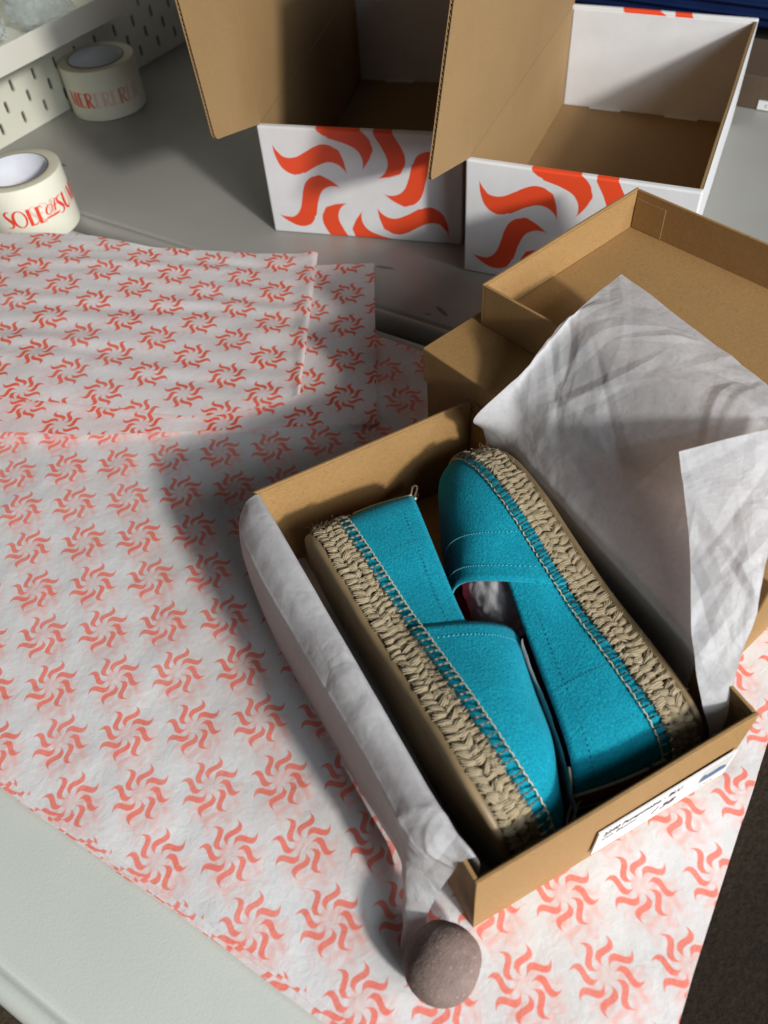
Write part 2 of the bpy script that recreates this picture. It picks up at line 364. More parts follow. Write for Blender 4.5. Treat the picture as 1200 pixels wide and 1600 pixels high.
# ------------------------------------------------------------------ printed tissue stack
STK = thing("tissue_paper_stack", "thick stack of white tissue paper printed with pale red suns, under the shoebox", 'paper stack', TABLE)
ex, ey = math.cos(R(-35.5)), math.sin(R(-35.5)); OX, OY = -0.327, 0.5169
def main_uv(wx, wy):
    dx, dy = wx-OX, wy-OY; return (-(dx*ex+dy*ey), -dx*ey+dy*ex)
def stack_sheet(k, n):
    x0, x1, y0, y1 = -0.70, 0.0735, 0.0300, 0.5455
    if k < n-1:
        x0 += rnd(-.003, .003); x1 += rnd(-.006, .003); y0 += rnd(-.0095, .0005); y1 += rnd(-.003, .002)
    top = k == n-1; nx, ny = (150, 104) if top else (46, 30); V = []; F = []; UV = []; sk = rnd(-.004, .004) if not top else 0
    zz = -0.0096+0.0094*k/(n-1)
    for j in range(ny+1):
        for i in range(nx+1):
            x = x0+(x1-x0)*i/nx; y = y0+(y1-y0)*j/ny+sk*(x+0.3)
            e = min(x-x0, x1-x, y-y0, y1-y); ed = 1-sstep(0, 0.03, e)
            nn = noise.noise(Vector((x*14, y*14, k*0.35)))
            z = zz+ed*((0.0014 if top else 0.0026)*nn-0.0008*(n-1-k)/n)
            jit = (0.0022*noise.noise(Vector((x*13, y*13, k*3.1)))+0.0007*noise.noise(Vector((x*50, y*50, k*3.1))))*(1-sstep(0.0, 0.02, e))
            if top: z += (0.0010*noise.noise(Vector((x*20, y*20, 3)))+0.0006*noise.noise(Vector((x*55, y*55, 9)))+0.0004*(facet(Vector((x, y, 0)), 30, 1.0)-0.4)+0.0010)*(1-ed*0.4)
            V.append((x+jit*(0 if top else 1), y+jit*(0.4 if top else 1), z)); wp = TABLE @ Vector((x, y, 0)); UV.append(main_uv(wp.x+0.004*(n-1-k), wp.y-0.003*(n-1-k)))
    for j in range(ny):
        for i in range(nx):
            a = j*(nx+1)+i; F.append((a, a+1, a+nx+2, a+nx+1))
    mesh("sheet", V, F, STACK_PAPER, STK, True, UV)
for k in range(13): stack_sheet(k, 13)

# ------------------------------------------------------------------ loose printed sheets behind
def far_sheet(name, label, outline, hfun, uv0, nu, nv, mat, thick=0.0, seed=0, rip=0.0, fold=None):
    """outline: four edges as lists of (x, y): back, front (both left to right)"""
    back = catmull([(x, y, 0) for x, y in outline[0]], nu); front = catmull([(x, y, 0) for x, y in outline[1]], nu)
    V = []; F = []; UV = []
    c, s = math.cos(R(-3.8)), math.sin(R(-3.8))
    for j in range(nv):
        v = j/(nv-1)
        for i in range(nu):
            p = front[i].lerp(back[i], v); z = hfun(p.x, p.y, i/(nu-1), v)
            z += 0.0009*noise.noise(Vector((p.x*30, p.y*30, seed)))
            if rip:
                q = p.y*1.0+0.12*p.x+0.012*noise.noise(Vector((p.x*9, p.y*9, seed+4)))
                z += rip*(noise.noise(Vector((p.x*7, q*62, seed+2)))*1.5+0.5*math.sin(q*2*math.pi/0.033+2.5*noise.noise(Vector((p.x*6, p.y*6, 1)))))*sstep(0.0, 0.25, v)*sstep(1.0, 0.93, i/(nu-1))
            V.append((p.x, p.y, z)); dx, dy = p.x-uv0[0], p.y-uv0[1]; UV.append((dx*c+dy*s, -dx*s+dy*c))
    for j in range(nv-1):
        for i in range(nu-1):
            a = j*nu+i; F.append((a, a+1, a+nu+1, a+nu))
    o = mesh(name, V, F, mat, None, True, UV); tag(o, label, 'tissue paper', 'loose printed tissue sheets'); return o
# lower sheet: lies flat
far_sheet("tissue_sheet", "lower loose tissue sheet with orange suns, showing past the folded sheet's right end",
    [[(-0.46, 0.835), (-0.25, 0.82), (-0.10, 0.80), (0.0165, 0.786)], [(-0.43, 0.575), (-0.28, 0.549), (-0.168, 0.5455), (0.0014, 0.533)]],
    lambda x, y, u, v: 0.0030+0.012*(1-sstep(-0.36, -0.12, x)), (-0.0120, 0.789), 120, 60, FACE_PAPER, seed=3)
# upper sheet: humps up towards the left and folds over at its right end
def hump(x, y, u, v):
    h = 0.0062+0.036*(1-sstep(-0.42, -0.06, x))*(0.75+0.25*v)
    h += 0.0022*sstep(0.93, 0.985, u)*(1-0.6*sstep(0.985, 1.0, u))
    return h
far_sheet("tissue_sheet", "upper loose tissue sheet with orange suns, rippled and folded over at its right end",
    [[(-0.46, 0.86), (-0.315, 0.853), (-0.235, 0.832), (-0.185, 0.8285), (-0.045, 0.812)], [(-0.41, 0.60), (-0.255, 0.573), (-0.168, 0.5575), (-0.115, 0.563), (-0.068, 0.577)]],
    hump, (-0.088, 0.800), 170, 130, FACE_PAPER, seed=11, rip=0.0008)

# ------------------------------------------------------------------ kraft shoeboxes
def tray(root, W, D, H, t=0.0024, mat=KRAFT, fold=0.021, notch=True, seed=0, amp=0.0007):
    panel("bottom_panel", t, W-t, t, D-t, 0.0002, 0.0022, mat, root, seed=seed, amp=0.0003)
    for x in (0, W-t): panel("side_panel", x, x+t, t*1.02, D-t*1.02, 0.0001, H-0.0004, mat, root, seed=seed, amp=amp)
    for y in (0, D-t): panel("end_panel", 0, W, y, y+t, 0, H, mat, root, seed=seed, amp=amp)
    for x0 in (t, W-t-0.0007):
        for y0 in (t+0.0012, D-t-0.0312): panel("corner_tab", x0, x0+0.0007, y0, y0+0.030, 0.0026, H-0.0075, mat, root, seed=seed, amp=amp*0.9, bw=0.0002)
    # turned-in strips of the end walls
    for y0, y1 in ((t, t+0.0008), (D-t-0.0008, D-t)):
        panel("turned_edge", t+0.001, W-t-0.001, y0, y1, H-fold, H-0.0012, mat, root, seed=seed, amp=amp*0.9, bw=0.0002)
sb = thing("shoebox", "open kraft shoebox tray with a white label, holding the turquoise shoes", 'shoebox', BOX)
tray(sb, BW, BD, BH, seed=1.0)
# label on the front end
LAB = NT("label_paper", 0.45, (0.70, 0.70, 0.70)).m; INK = simple("label_ink", (0.03, 0.03, 0.035), 0.5); BLUEINK = simple("label_shoe_blue", (0.045, 0.115, 0.22), 0.5); GREYINK = simple("label_grey", (0.50, 0.50, 0.48), 0.5)
m = MB(); m.box(0.0795, 0.1795, -0.0022, -0.0012, 0.0155, 0.0525); lab = m.build("product_label", LAB, sb, False)
def text_mesh(name, body, size, mat, parent, x, y, z, shear=0.0, bold=0.0, xs=1.0):
    c = bpy.data.curves.new(name, 'FONT'); c.body = body; c.size = size; c.shear = shear; c.offset = bold; c.resolution_u = 3
    o = bpy.data.objects.new(name, c); COL.objects.link(o); bpy.context.view_layer.update()
    me = bpy.data.meshes.new_from_object(o.evaluated_get(bpy.context.evaluated_depsgraph_get())); bpy.data.objects.remove(o)
    for v in me.vertices: v.co = (x+v.co.x*xs, y, z+v.co.y)
    me.materials.clear(); return link(name, me, mat, parent)
text_mesh("printed_line", "2240 Pumpunaina - BLU", 0.0080, INK, lab, 0.0835, -0.0024, 0.0420, 0.15, 0.00022, 0.72)
text_mesh("printed_line", "Col. Bluette", 0.0060, INK, lab, 0.0835, -0.0024, 0.0345, 0.15, 0.00008, 0.85)
text_mesh("printed_line", "/ 38", 0.0105, INK, lab, 0.121, -0.0024, 0.0260, 0.25, 0.0003)
text_mesh("printed_line", "SUEDE", 0.0040, INK, lab, 0.158, -0.0024, 0.0195)
m = MB(); m.box(0.1545, 0.1775, -0.00226, -0.0021, 0.0265, 0.0505); m.build("picture_field", GREYINK, lab, False)
pts = [(0.156, 0.031), (0.1665, 0.0305), (0.1755, 0.031), (0.1765, 0.034), (0.1735, 0.0375), (0.169, 0.0395), (0.166, 0.0385), (0.160, 0.0385), (0.1575, 0.0415), (0.1558, 0.037)]
mesh("printed_shoe", [(x, -0.00245, z) for x, z in pts], [tuple(range(len(pts)))], BLUEINK, lab, False)

# closed box behind with an upturned lid on top of it
def closed_box(M, W, D, H):
    root = thing("shoebox", "closed kraft shoebox behind, carrying the upturned lid", 'shoebox', M)
    lip = 0.034; panel("box_body", 0.002, W-0.002, 0.002, D-0.002, 0, H-lip+0.003, KRAFT, root, amp=0.0004, seed=4)
    panel("lid", 0, W, 0, D, H-lip, H, KRAFT, root, amp=0.0007, seed=5, bw=0.0012); return root
ac = R(36.2); c1 = Vector((math.cos(ac), math.sin(ac), 0)); c2 = Vector((-math.sin(ac), math.cos(ac), 0))
LBW, LBD = 0.192, 0.308
cb = closed_box(frame(Vector((0.0428, 0.5025, -0.0003))-c2*LBD, c1, c2, ZV), LBW, LBD, 0.110)
ac = R(37.4); d1 = Vector((math.cos(ac), math.sin(ac), 0)); d2 = Vector((-math.sin(ac), math.cos(ac), 0))
lid = thing("cardboard_tray", "upturned kraft shoebox lid lying open on the closed shoebox", 'lid', frame(Vector((0.0923, 0.5238, 0.1105))-d2*0.303, d1, d2, ZV))
tray(lid, 0.190, 0.303, 0.0375, fold=0.014, seed=7, amp=0.0009)

# ------------------------------------------------------------------ mailers
def mailer(M, label, lidspec, wface):
    root = thing("mailer_box", label, 'mailer box', M, 'open white mailer boxes with an orange sun')
    Wd, D, H, t = 0.2235, 0.410, 0.1244, 0.003
    panel("floor_panel", t, Wd-t, 0.006, D-0.006, 0.0006, 0.0036, BOARD, root, seg=0.03, amp=0.0004)
    fr = panel("front_panel", 0, Wd, 0, 0.0075, 0, H, wface, root, seg=0.03, amp=0.0005, bw=0.0018)
    panel("back_panel", 0, Wd, D-0.0065, D, 0, H+0.001, wface, root, seg=0.03, amp=0.0005, bw=0.0018)
    panel("inner_flap", 0.0045, Wd-0.0045, D-0.0078, D-0.0066, 0.0040, H-0.003, WHITE_IN, root, seg=0.03, amp=0.0003)
    for x0 in (0.040, 0.140): panel("locking_tab", x0, x0+0.042, D-0.0115, D-0.0079, 0.0037, 0.0052, WHITE_IN, root, amp=0.0001, bw=0.0003)
    # side walls: white outside, brown inside
    panel("side_wall", 0.0004, 0.0030, 0.0078, D-0.0068, 0.0004, H-0.0006, BOARD, root, seg=0.03, amp=0.0005)
    sw = panel("side_wall", Wd-0.0042, Wd-0.0012, 0.0078, D-0.0068, 0.0004, H-0.0010, BOARD, root, seg=0.03, amp=0.0005)
    panel("outer_liner", Wd-0.0009, Wd-0.0001, 0.0079, D-0.0069, 0.0004, H-0.0006, WHITE_IN, sw, seg=0.03, amp=0.0004, bw=0.0003)
    # lid with its dust flap, standing up from the left wall
    lean, fx, fy, taper, hh = lidspec
    Wl = lambda p: (p[0]+(p[2]-H)*lean, p[1], p[2])
    lo = panel("lid", 0.0002, 0.0032, 0.002, D-0.001, H+0.0006, H+0.222, BOARD, root, seg=0.03, amp=0.0006, W=Wl)
    # flap as corrugated board: two liners and a fluted core between them
    L = fy; e = Vector((0, -1, 0)); nrm = Vector((1, 0, 0)); zt = H+0.222; rc = 0.009; RISE = 0.0325
    def edge(z):                              # how far the flap reaches from its crease at height z
        g = L-taper*(z-H-RISE)/0.12; zb = H+RISE
        if z < zb+rc: g -= rc-math.sqrt(max(0, rc*rc-min(rc, zb+rc-z)**2))
        return max(0.004, g)
    fr_ = [0.5*(1-math.cos(math.pi/2*k/10))*0.12 for k in range(11)]+[0.06+0.94*k/36 for k in range(1, 37)]
    def fpt(q, f):                            # q: 0 at the crease to 1 at the free edge; f: bottom to top
        zb = H+0.0008+RISE*q; z = zb+(zt-zb)*f; ze = H+RISE+(zt-H-RISE)*f
        return q*edge(ze), z
    def sheet(off, th, mat, name, par):
        V = []; F = []; n = 9; zs = fr_
        for side in (0, 1):
            for f in zs:
                for i in range(n):
                    d, z = fpt(i/(n-1), f); p = Vector((0.0016, 0.002, 0))+e*d+nrm*(off+side*th); p.z = z; p = warp(p, 0.0004, 9, 2.0); V.append(Wl(p))
        m_ = len(zs)*n
        for s_ in (0, 1):
            for j in range(len(zs)-1):
                for i in range(n-1):
                    a = s_*m_+j*n+i; q = (a, a+1, a+n+1, a+n); F.append(q if s_ else q[::-1])
        for j in range(len(zs)-1):
            a = j*n+n-1; F.append((a, a+n, m_+a+n, m_+a)); a = j*n; F.append((a, m_+a, m_+a+n, a+n))
        for i in range(n-1): F.append((i, i+1, m_+i+1, m_+i))
        return mesh(name, V, F, mat, par, False, None, ([1]*((len(zs)-1)*(n-1))+[0]*(len(F)-(len(zs)-1)*(n-1))) if isinstance(mat, list) else None)
    fl = sheet(0.0012, 0.0005, BOARD, "dust_flap", lo)
    ol = sheet(-0.0017, 0.0005, [BOARD, WHITE_IN], "outer_liner", lo)
    V = []; F = []; cnt = 520; nn = 3
    for k in range(cnt):
        for i in range(nn):
            d, z = fpt(0.72+0.277*i/(nn-1), k/(cnt-1)); wv = math.sin(2*math.pi*(z-H)/0.0040); p = Vector((0.0016, 0.002, 0))+e*d+nrm*(0.0000+0.00115*wv); p.z = z; p = warp(p, 0.0004, 9, 2.0); V.append(Wl(p))
    for k in range(cnt-1):
        for i in range(nn-1):
            a = k*nn+i; F.append((a, a+1, a+nn+1, a+nn))
    solid(mesh("fluted_core", V, F, FLUTE, lo, True), 0.0003, 0)
    return root
SUNSPEC = (0.1115, 0.0576, 0.1082)
a1 = R(-17.676); a2 = R(-27.104)
MF = white_board("mailer_face", SUNSPEC)
mailer(frame((-0.0951, 0.8764, 0.0004), (math.cos(a1), math.sin(a1), 0), (-math.sin(a1), math.cos(a1), 0), ZV),
    "left open mailer box, dark inside, its sun print fully in view", (-0.015, 0, 0.107, -0.006, 0.2), MF)
mailer(frame((0.1131, 0.7605, 0.0004), (math.cos(a2), math.sin(a2), 0), (-math.sin(a2), math.cos(a2), 0), ZV),
    "right open mailer box with a sunlit white back wall, behind the upturned lid", (0.05, 0, 0.112, 0.042, 0.2), MF)

# ------------------------------------------------------------------ espadrilles
def suede():
    t = NT("turquoise_suede", 0.92); o = t.coord(); n1 = t.noise(700, o, 3, 0.65); n2 = t.noise(45, o, 4, 0.6); n3 = t.noise(1700, o, 2)
    c = t.mix(t.ramp(n1, [(0.3, 0.0), (0.7, 1.0)]), (0.0, 0.180, 0.268), (0.006, 0.350, 0.455))
    c = t.mix(t.math('MULTIPLY', t.ramp(n2, [(0.4, 0.0), (0.75, 1.0)]), 0.55), c, (0.0, 0.185, 0.275))
    c = t.mix(t.math('MULTIPLY', t.ramp(n3, [(0.62, 0.0), (0.74, 1.0)]), 0.30), c, (0.10, 0.50, 0.56))
    t.col(c); b = t.bump(n1, 0.75, 0.0009); t.bump(n2, 0.12, 0.002, b)
    t.p.inputs['Sheen Weight'].default_value = 0.12; t.p.inputs['Sheen Roughness'].default_value = 0.4; t.p.inputs['Sheen Tint'].default_value = (0.3, 0.85, 0.95, 1)
    t.p.inputs['Specular IOR Level'].default_value = 0.2; return t.m
def jute():
    t = NT("jute_rope", 0.85); uv = t.n('ShaderNodeUVMap'); uv.uv_map = "pat"; o = t.coord()
    fib = t.noise(1.0, t.mapping(uv.outputs[0], (1.2, 26, 1)), 4, 0.65); big = t.noise(130, o, 3)
    c = t.mix(t.ramp(fib, [(0.30, 0.0), (0.68, 1.0)]), (0.235, 0.172, 0.095), (0.50, 0.415, 0.268))
    c = t.mix(t.math('MULTIPLY', t.ramp(big, [(0.35, 0.0), (0.7, 1.0)]), 0.35), c, (0.36, 0.285, 0.17))
    t.col(c); t.bump(fib, 0.8, 0.0006); return t.m
SUEDE = suede(); JUTE = jute(); PINK = simple("pink_lining", (0.42, 0.035, 0.10), 0.85, 400, 0.25, 0.3, 900)
EDGE = simple("suede_cut_edge", (0.03, 0.30, 0.36), 0.95, 900, 0.3); RUBBER = simple("tan_rubber_sole", (0.205, 0.143, 0.072), 0.5, 40, 0.16, 0.15, 200)
THREAD = simple("cream_thread", (0.62, 0.53, 0.36), 0.8, 900, 0.2); SEAM = simple("turquoise_seam_thread", (0.16, 0.52, 0.57), 0.7); SEAMD = simple("dark_seam_thread", (0.01, 0.12, 0.17), 0.8)
CORE = simple("jute_core", (0.20, 0.15, 0.085), 0.9, 300, 0.3, 0.6, 500)
SL = 0.264; SOLE_H = 0.0238
OUT = [(0, 0), (.005, -.019), (.022, -.032), (.062, -.0345), (.110, -.0345), (.150, -.040), (.187, -.0455), (.219, -.0450), (.243, -.0360), (.258, -.0200), (.264, .001),
       (.258, .0215), (.243, .0360), (.217, .0435), (.182, .044), (.146, .038), (.105, .033), (.06, .0335), (.022, .031), (.005, .019)]
_raw = catmull([(x, y, 0) for x, y in OUT], 1200, True)
_cum = [0]
for i in range(len(_raw)): _cum.append(_cum[-1]+(_raw[(i+1) % len(_raw)]-_raw[i]).length)
OUT_LEN = _cum[-1]
def out_at(s):
    s = s % 1.0; d = s*OUT_LEN; lo, hi = 0, len(_raw)
    while hi-lo > 1:
        mid_ = (lo+hi)//2
        if _cum[mid_] <= d: lo = mid_
        else: hi = mid_
    a, b = _raw[lo % len(_raw)], _raw[(lo+1) % len(_raw)]; u = (d-_cum[lo])/max(1e-9, _cum[lo+1]-_cum[lo])
    p = a.lerp(b, u); a2, b2 = _raw[(lo-4) % len(_raw)], _raw[(lo+5) % len(_raw)]; t = (b2-a2).normalized()
    return p, Vector((t.y, -t.x, 0)), t                     # point, outward normal, tangent
_p, _n, _t = out_at(0.2)
SGN = 1 if _n.y < 0 else -1
def OUTN(s):
    p, n, t = out_at(s); return p, n*SGN, t
def half(x, side):                                          # half width of the sole at x on one side
    best = 0
    rng = range(0, 600) if side < 0 else range(600, 1200)
    prev = None
    for i in rng:
        a, b = _raw[i], _raw[(i+1) % 1200]
        if (a.x-x)*(b.x-x) <= 0 and abs(a.x-b.x) > 1e-9: best = a.y+(b.y-a.y)*(x-a.x)/(b.x-a.x); break
    return best
HW = [(half(SL*i/400, -1), half(SL*i/400, 1)) for i in range(401)]
def halfw(x):
    f = max(0, min(399.999, x/SL*400)); i = int(f); u = f-i
    return (HW[i][0]*(1-u)+HW[i+1][0]*u, HW[i][1]*(1-u)+HW[i+1][1]*u)
def toe_lift(x): return 0.004*sstep(0.20, SL, x)**2
def topline(x): return 0.0625-0.0290*min(1, max(0, x)/0.133)-0.004*max(0, x-0.133)/0.03
def instep(x):
    pts = [(0.10, .069), (.142, .0655), (.165, .0595), (.190, .0505), (.204, .0458), (.215, .0425), (.240, .0345), (.264, .030)]
    for (a, ha), (b, hb) in zip(pts, pts[1:]):
        if x <= b: h = ha+(hb-ha)*(x-a)/(b-a); break
    else: h = pts[-1][1]
    if x > 0.185: h *= math.sqrt(max(0, 1-((x-0.185)/(SL-0.185))**3.2))
    return h
VRISE = [0.030]
def vamp_edge(a): return 0.118+VRISE[0]*abs(math.sin(a))**0.9
def vamp_pt(u, a, out=0.0):
    xe = vamp_edge(a); x = xe+(SL-0.0012-xe)*math.sin(u*math.pi/2)
    yl, yr = halfw(x); cy = (yl+yr)/2; hw_ = (yr-yl)/2*0.975+out; ca, sa = math.cos(a), math.sin(a)
    y = cy-math.copysign(abs(ca)**0.78, ca)*hw_; z = SOLE_H+toe_lift(x)+(instep(x)+out)*abs(sa)**0.80
    return Vector((x, y, z))
def quarter_pt(s, h, out=0.0):
    p, n, t = OUTN(s); H = topline(p.x)
    return p-n*(0.0016+0.070*H*h-0.0022*math.sin(math.pi*h)-out)+Vector((0, 0, SOLE_H+H*h))
# where the sides run under the vamp
S0 = next(i/1200 for i in range(1200) if _cum[i] and _raw[i].x > 0.150)
S1 = next(i/1200 for i in range(1199, 0, -1) if _raw[i].x > 0.150)
S0 = _cum[int(S0*1200)]/OUT_LEN; S1 = _cum[int(S1*1200)]/OUT_LEN
def lump(m, uvs, c, ax, nr, ln, wd, th, seed):
    sd = ax.cross(nr).normalized(); base = len(m.v); NR, K = 7, 8
    for i in range(NR):
        t = -1+2*i/(NR-1); rr = max(0.12, (1-abs(t)**2.6))**0.5
        cc = c+ax*(t*ln/2)+nr*(0.0007*(1-t*t))+sd*(0.0005*math.sin(t*2+seed))
        for k in range(K):
            an = 2*math.pi*k/K; g = 1+0.10*math.cos(an*4+seed)
            m.v.append(cc+(sd*math.cos(an)*wd/2+nr*math.sin(an)*th/2)*rr*g); uvs.append((seed*3.1+t*0.5, k/K+seed))
    for i in range(NR-1):
        for k in range(K):
            m.f.append((base+i*K+k, base+i*K+(k+1) % K, base+(i+1)*K+(k+1) % K, base+(i+1)*K+k))
def build_shoe(label, M, mirror, rng):
    VRISE[0] = 0.043 if mirror else 0.030
    root = thing("espadrille", label, 'shoe', M, 'pair of turquoise suede espadrilles')
    Y = (lambda v: Vector((v[0], -v[1], v[2]))) if mirror else (lambda v: Vector(v))
    fl = (lambda F: [f[::-1] for f in F]) if mirror else (lambda F: F)
    def emit(name, V, F, mat, par=None, smooth=True, uv=None): return mesh(name, [Y(v) for v in V], fl(F), mat, par or root, smooth, uv)
    N = 160
    # rubber outsole with a rounded wall
    m = MB(); rows = []
    for off, z in ((-0.012, 0.0002), (-0.0045, 0.0), (-0.0022, 0.0006), (-0.0012, 0.002), (-0.0012, 0.0048), (-0.0024, 0.0054), (-0.006, 0.0054)):
        rows.append([OUTN(i/N)[0]+OUTN(i/N)[1]*off+Vector((0, 0, z+toe_lift(OUTN(i/N)[0].x))) for i in range(N)])
    m.grid(rows, True); m.f.append(tuple(range(N))); fixn(emit("outsole", m.v, m.f, RUBBER))
    m = MB(); m.grid([[OUTN(i/N)[0]-OUTN(i/N)[1]*0.0026+Vector((0, 0, z+toe_lift(OUTN(i/N)[0].x))) for i in range(N)] for z in (0.005, SOLE_H-0.001)], True)
    k = N; m.f.append(tuple(N+i for i in range(N))); emit("midsole_core", m.v, m.f, CORE, None, False)
    # braided rows: every row a chain of leaning rope turns
    def bundle(m, uvs, s, z, A, ln, wd, yarns, out, tilt):
        p, nr, t = OUTN(s); ax = (t*math.cos(A)+ZV*math.sin(A)).normalized(); n2 = (nr+ZV*tilt).normalized(); sd = ax.cross(n2); yw = wd/yarns; sd0 = rng.uniform(0, 9)
        for y in range(yarns):
            q = (y-(yarns-1)/2)/(yarns/2); c = p+n2*(out+0.0016*(1-q*q)+rng.uniform(-.00015, .00015))+ZV*(z+toe_lift(p.x))+sd*(q*wd*0.46)+ax*rng.uniform(-.0006, .0006)
            lump(m, uvs, c, (ax+sd*(rng.uniform(-.05, .05)-0.10*q)).normalized(), n2, ln*rng.uniform(.92, 1.08)*(1-0.12*q*q), yw*1.35, yw*1.25, sd0+y*0.37)
    for zc, pitch, lean, ln, wd in ((0.0093, 0.0052, 66, 0.0086, 0.0054), (0.0152, 0.0056, 110, 0.0082, 0.0058), (0.0207, 0.0050, 80, 0.0074, 0.0052)):
        m = MB(); uvs = []; n = int(OUT_LEN/pitch)
        for i in range(n):
            big = rng.uniform(0.82, 1.2)
            bundle(m, uvs, (i+rng.uniform(-.13, .13))/n, zc+0.0005*math.sin(i*0.8+zc*700), R(lean+rng.uniform(-19, 19)), ln*rng.uniform(.84, 1.14), wd*big, 5, -0.0019+rng.uniform(-.0006, .0005), rng.uniform(-.25, .25))
        emit("jute_braid", m.v, m.f, JUTE, None, True, uvs)
    m = MB(); uvs = []; n = int(OUT_LEN/0.0027)
    for i in range(n):                                      # gathered yarns of the top row
        s = (i+rng.uniform(-.35, .35))/n; p, nr, t = OUTN(s); A = R(90+rng.uniform(-30, 30)); ax = (t*math.cos(A)+ZV*math.sin(A)-nr*0.28).normalized()
        lump(m, uvs, p-nr*(0.0014+rng.uniform(0, .0008))+ZV*(SOLE_H-0.0012+toe_lift(p.x)+rng.uniform(-.0007, .0008)), ax, nr, 0.0050*rng.uniform(.8, 1.2), 0.0020*rng.uniform(.8, 1.2), 0.0030, rng.uniform(0, 9))
    emit("jute_fringe", m.v, m.f, JUTE, None, True, uvs)
    m = MB()
    for i in range(1000):                                   # stray fibres
        s = rng.random(); p, nr, t = OUTN(s); z = rng.uniform(0.006, SOLE_H)+toe_lift(p.x); a = p+nr*0.0012+ZV*z
        d = (t*rng.uniform(-1, 1)+ZV*rng.uniform(-1, 1)+nr*rng.uniform(0.0, 0.55)).normalized(); l = rng.uniform(0.0015, 0.0055); b_ = (t*rng.uniform(-1, 1)+nr*0.3)*l*0.5
        m.tube([a, a+d*l*0.5+b_*0.25, a+d*l+b_], [0.00006, 0.00005, 0.000025], 3, False)
    o = emit("stray_fibre", m.v, m.f, THREAD); o['kind'] = 'stuff'
    # upper: quarters round the heel, then the vamp over them
    nu, nh = 150, 14; m = MB(); rows = []
    for j in range(nh+1):
        h = j/nh; rows.append([quarter_pt((S1-1)+(S0-(S1-1))*i/nu, h) for i in range(nu+1)])
    rows = [[p+Vector((0.0006*noise.noise(p*35+Vector((3, 1, 1))), 0.0012*noise.noise(p*28), 0)) for p in r] for r in rows]
    m.grid(rows); q = emit("heel_quarter", m.v, m.f, (SUEDE, PINK, EDGE)); solid(q, 0.0022, -1 if not mirror else -1, 1, 2)
    m = MB(); rows = []
    for j in range(41):
        u = j/40; rows.append([vamp_pt(u, math.pi*i/48, 0.0014*(1-u)) for i in range(49)])
    rows = [[p+Vector((0, 0, 0.0016*noise.noise(p*34+Vector((0, 4, 0))))) for p in r] for r in rows]
    m.grid(rows); m.f = [f[::-1] for f in m.f]; v_ = emit("vamp", m.v, m.f, (SUEDE, PINK, EDGE)); solid(v_, 0.0016, -1, 1, 2)
    m = MB(); pts = [OUTN(i/N)[0]-OUTN(i/N)[1]*0.003+Vector((0, 0, SOLE_H+0.0006+toe_lift(OUTN(i/N)[0].x))) for i in range(N)]
    m.v = pts; m.f = [tuple(range(N))]; emit("insole", m.v, m.f, PINK, None, False)
    # blanket stitch: a running thread on the suede and a rung down to the jute at every step
    def surf_h(x, y):
        yl, yr = halfw(min(max(x, 0), SL-0.0013)); cy = (yl+yr)/2; hw_ = (yr-yl)/2*0.975+0.0012
        if hw_ <= 0 or x > SL-0.0012: return 0
        c = min(1, abs(y-cy)/hw_)**(1/0.78); return (instep(x)+0.0012)*math.sqrt(max(0, 1-c*c))**0.80
    def wall(s, h):
        p, n, t = OUTN(s); hh = max(0.0, h)
        if p.x > 0.116:
            dl = -0.0012
            while dl < 0.03 and surf_h(p.x-n.x*dl, p.y-n.y*dl) < hh: dl += 0.0002
            if h < 0: dl -= 0.0006
            dl -= 0.0007
        else: dl = 0.0016+0.070*hh-0.0022*math.sin(math.pi*hh/topline(p.x))-0.0009
        return p-n*dl+ZV*(SOLE_H+h+toe_lift(p.x)), n, t
    HS = 0.0076
    m = MB(); run = []
    for i in range(420):
        s = i/420; p, n, t = wall(s, HS+0.0005*math.sin(i*2.1)); run.append(p+n*0.0004)
    m.tube(run+[run[0]], 0.00042, 6, False); emit("running_thread", m.v, m.f, THREAD)
    n = 108; proto = None
    for i in range(n):
        s = (i+rng.uniform(-.15, .15))/n; p0, nr, t = wall(s, HS); p1, _, _ = wall(s+rng.uniform(-.0012, .0012), -0.0015); lean_t = rng.uniform(-.0006, .0006)
        if proto is None:
            mm = MB(); mm.tube([(0, -0.0003, 0), (0, -0.0012, -0.30), (0, -0.0014, -0.65), (0, -0.0004, -1.0)], [0.0006, 0.00068, 0.00068, 0.0006], 6); me0 = mm.build("edge_stitch", THREAD, root); me = me0.data; proto = me0; o = me0
        else: o = proto.copy(); COL.objects.link(o); o.parent = root
        d = p1-p0+t*lean_t; zc_ = -d; xs = t; ys = zc_.cross(xs).normalized(); 
        if ys.dot(nr) > 0: ys = -ys; 
        Mx = frame(p0+nr*0.0004, xs, ys, zc_)
        if mirror: Mx = Matrix.Scale(-1, 4, (0, 1, 0)) @ Mx
        o.matrix_local = Mx
    # machine seams as short dashes
    def dashes(name, pts, mat, r=0.00028):
        m = MB(); acc = 0
        for i in range(0, len(pts)-2, 3): m.tube([pts[i], (pts[i]+pts[i+1])/2, pts[i+1]], r, 4)
        emit(name, m.v, m.f, mat)
    tot = S0-(S1-1)
    k = 300; line = []
    for i in range(k+1):
        s = (S1-1)+tot*i/k; p, n, t = OUTN(s); H = topline(p.x)
        if p.x < 0.135: line.append((quarter_pt(s, max(0.05, 1-0.0115/H), 0.0003)))
    dashes("topline_seam", line, SEAMD)
    for sgn in (0.128, -0.128):
        dashes("heel_seam", [quarter_pt(sgn, 0.12+0.86*i/60, 0.0003) for i in range(61)], SEAMD)
    for du in ((0.060, 0.19) if mirror else (0.060,)):
        dashes("vamp_seam", [vamp_pt(du, math.pi*i/240, 0.0017) for i in range(8, 233)], SEAM)
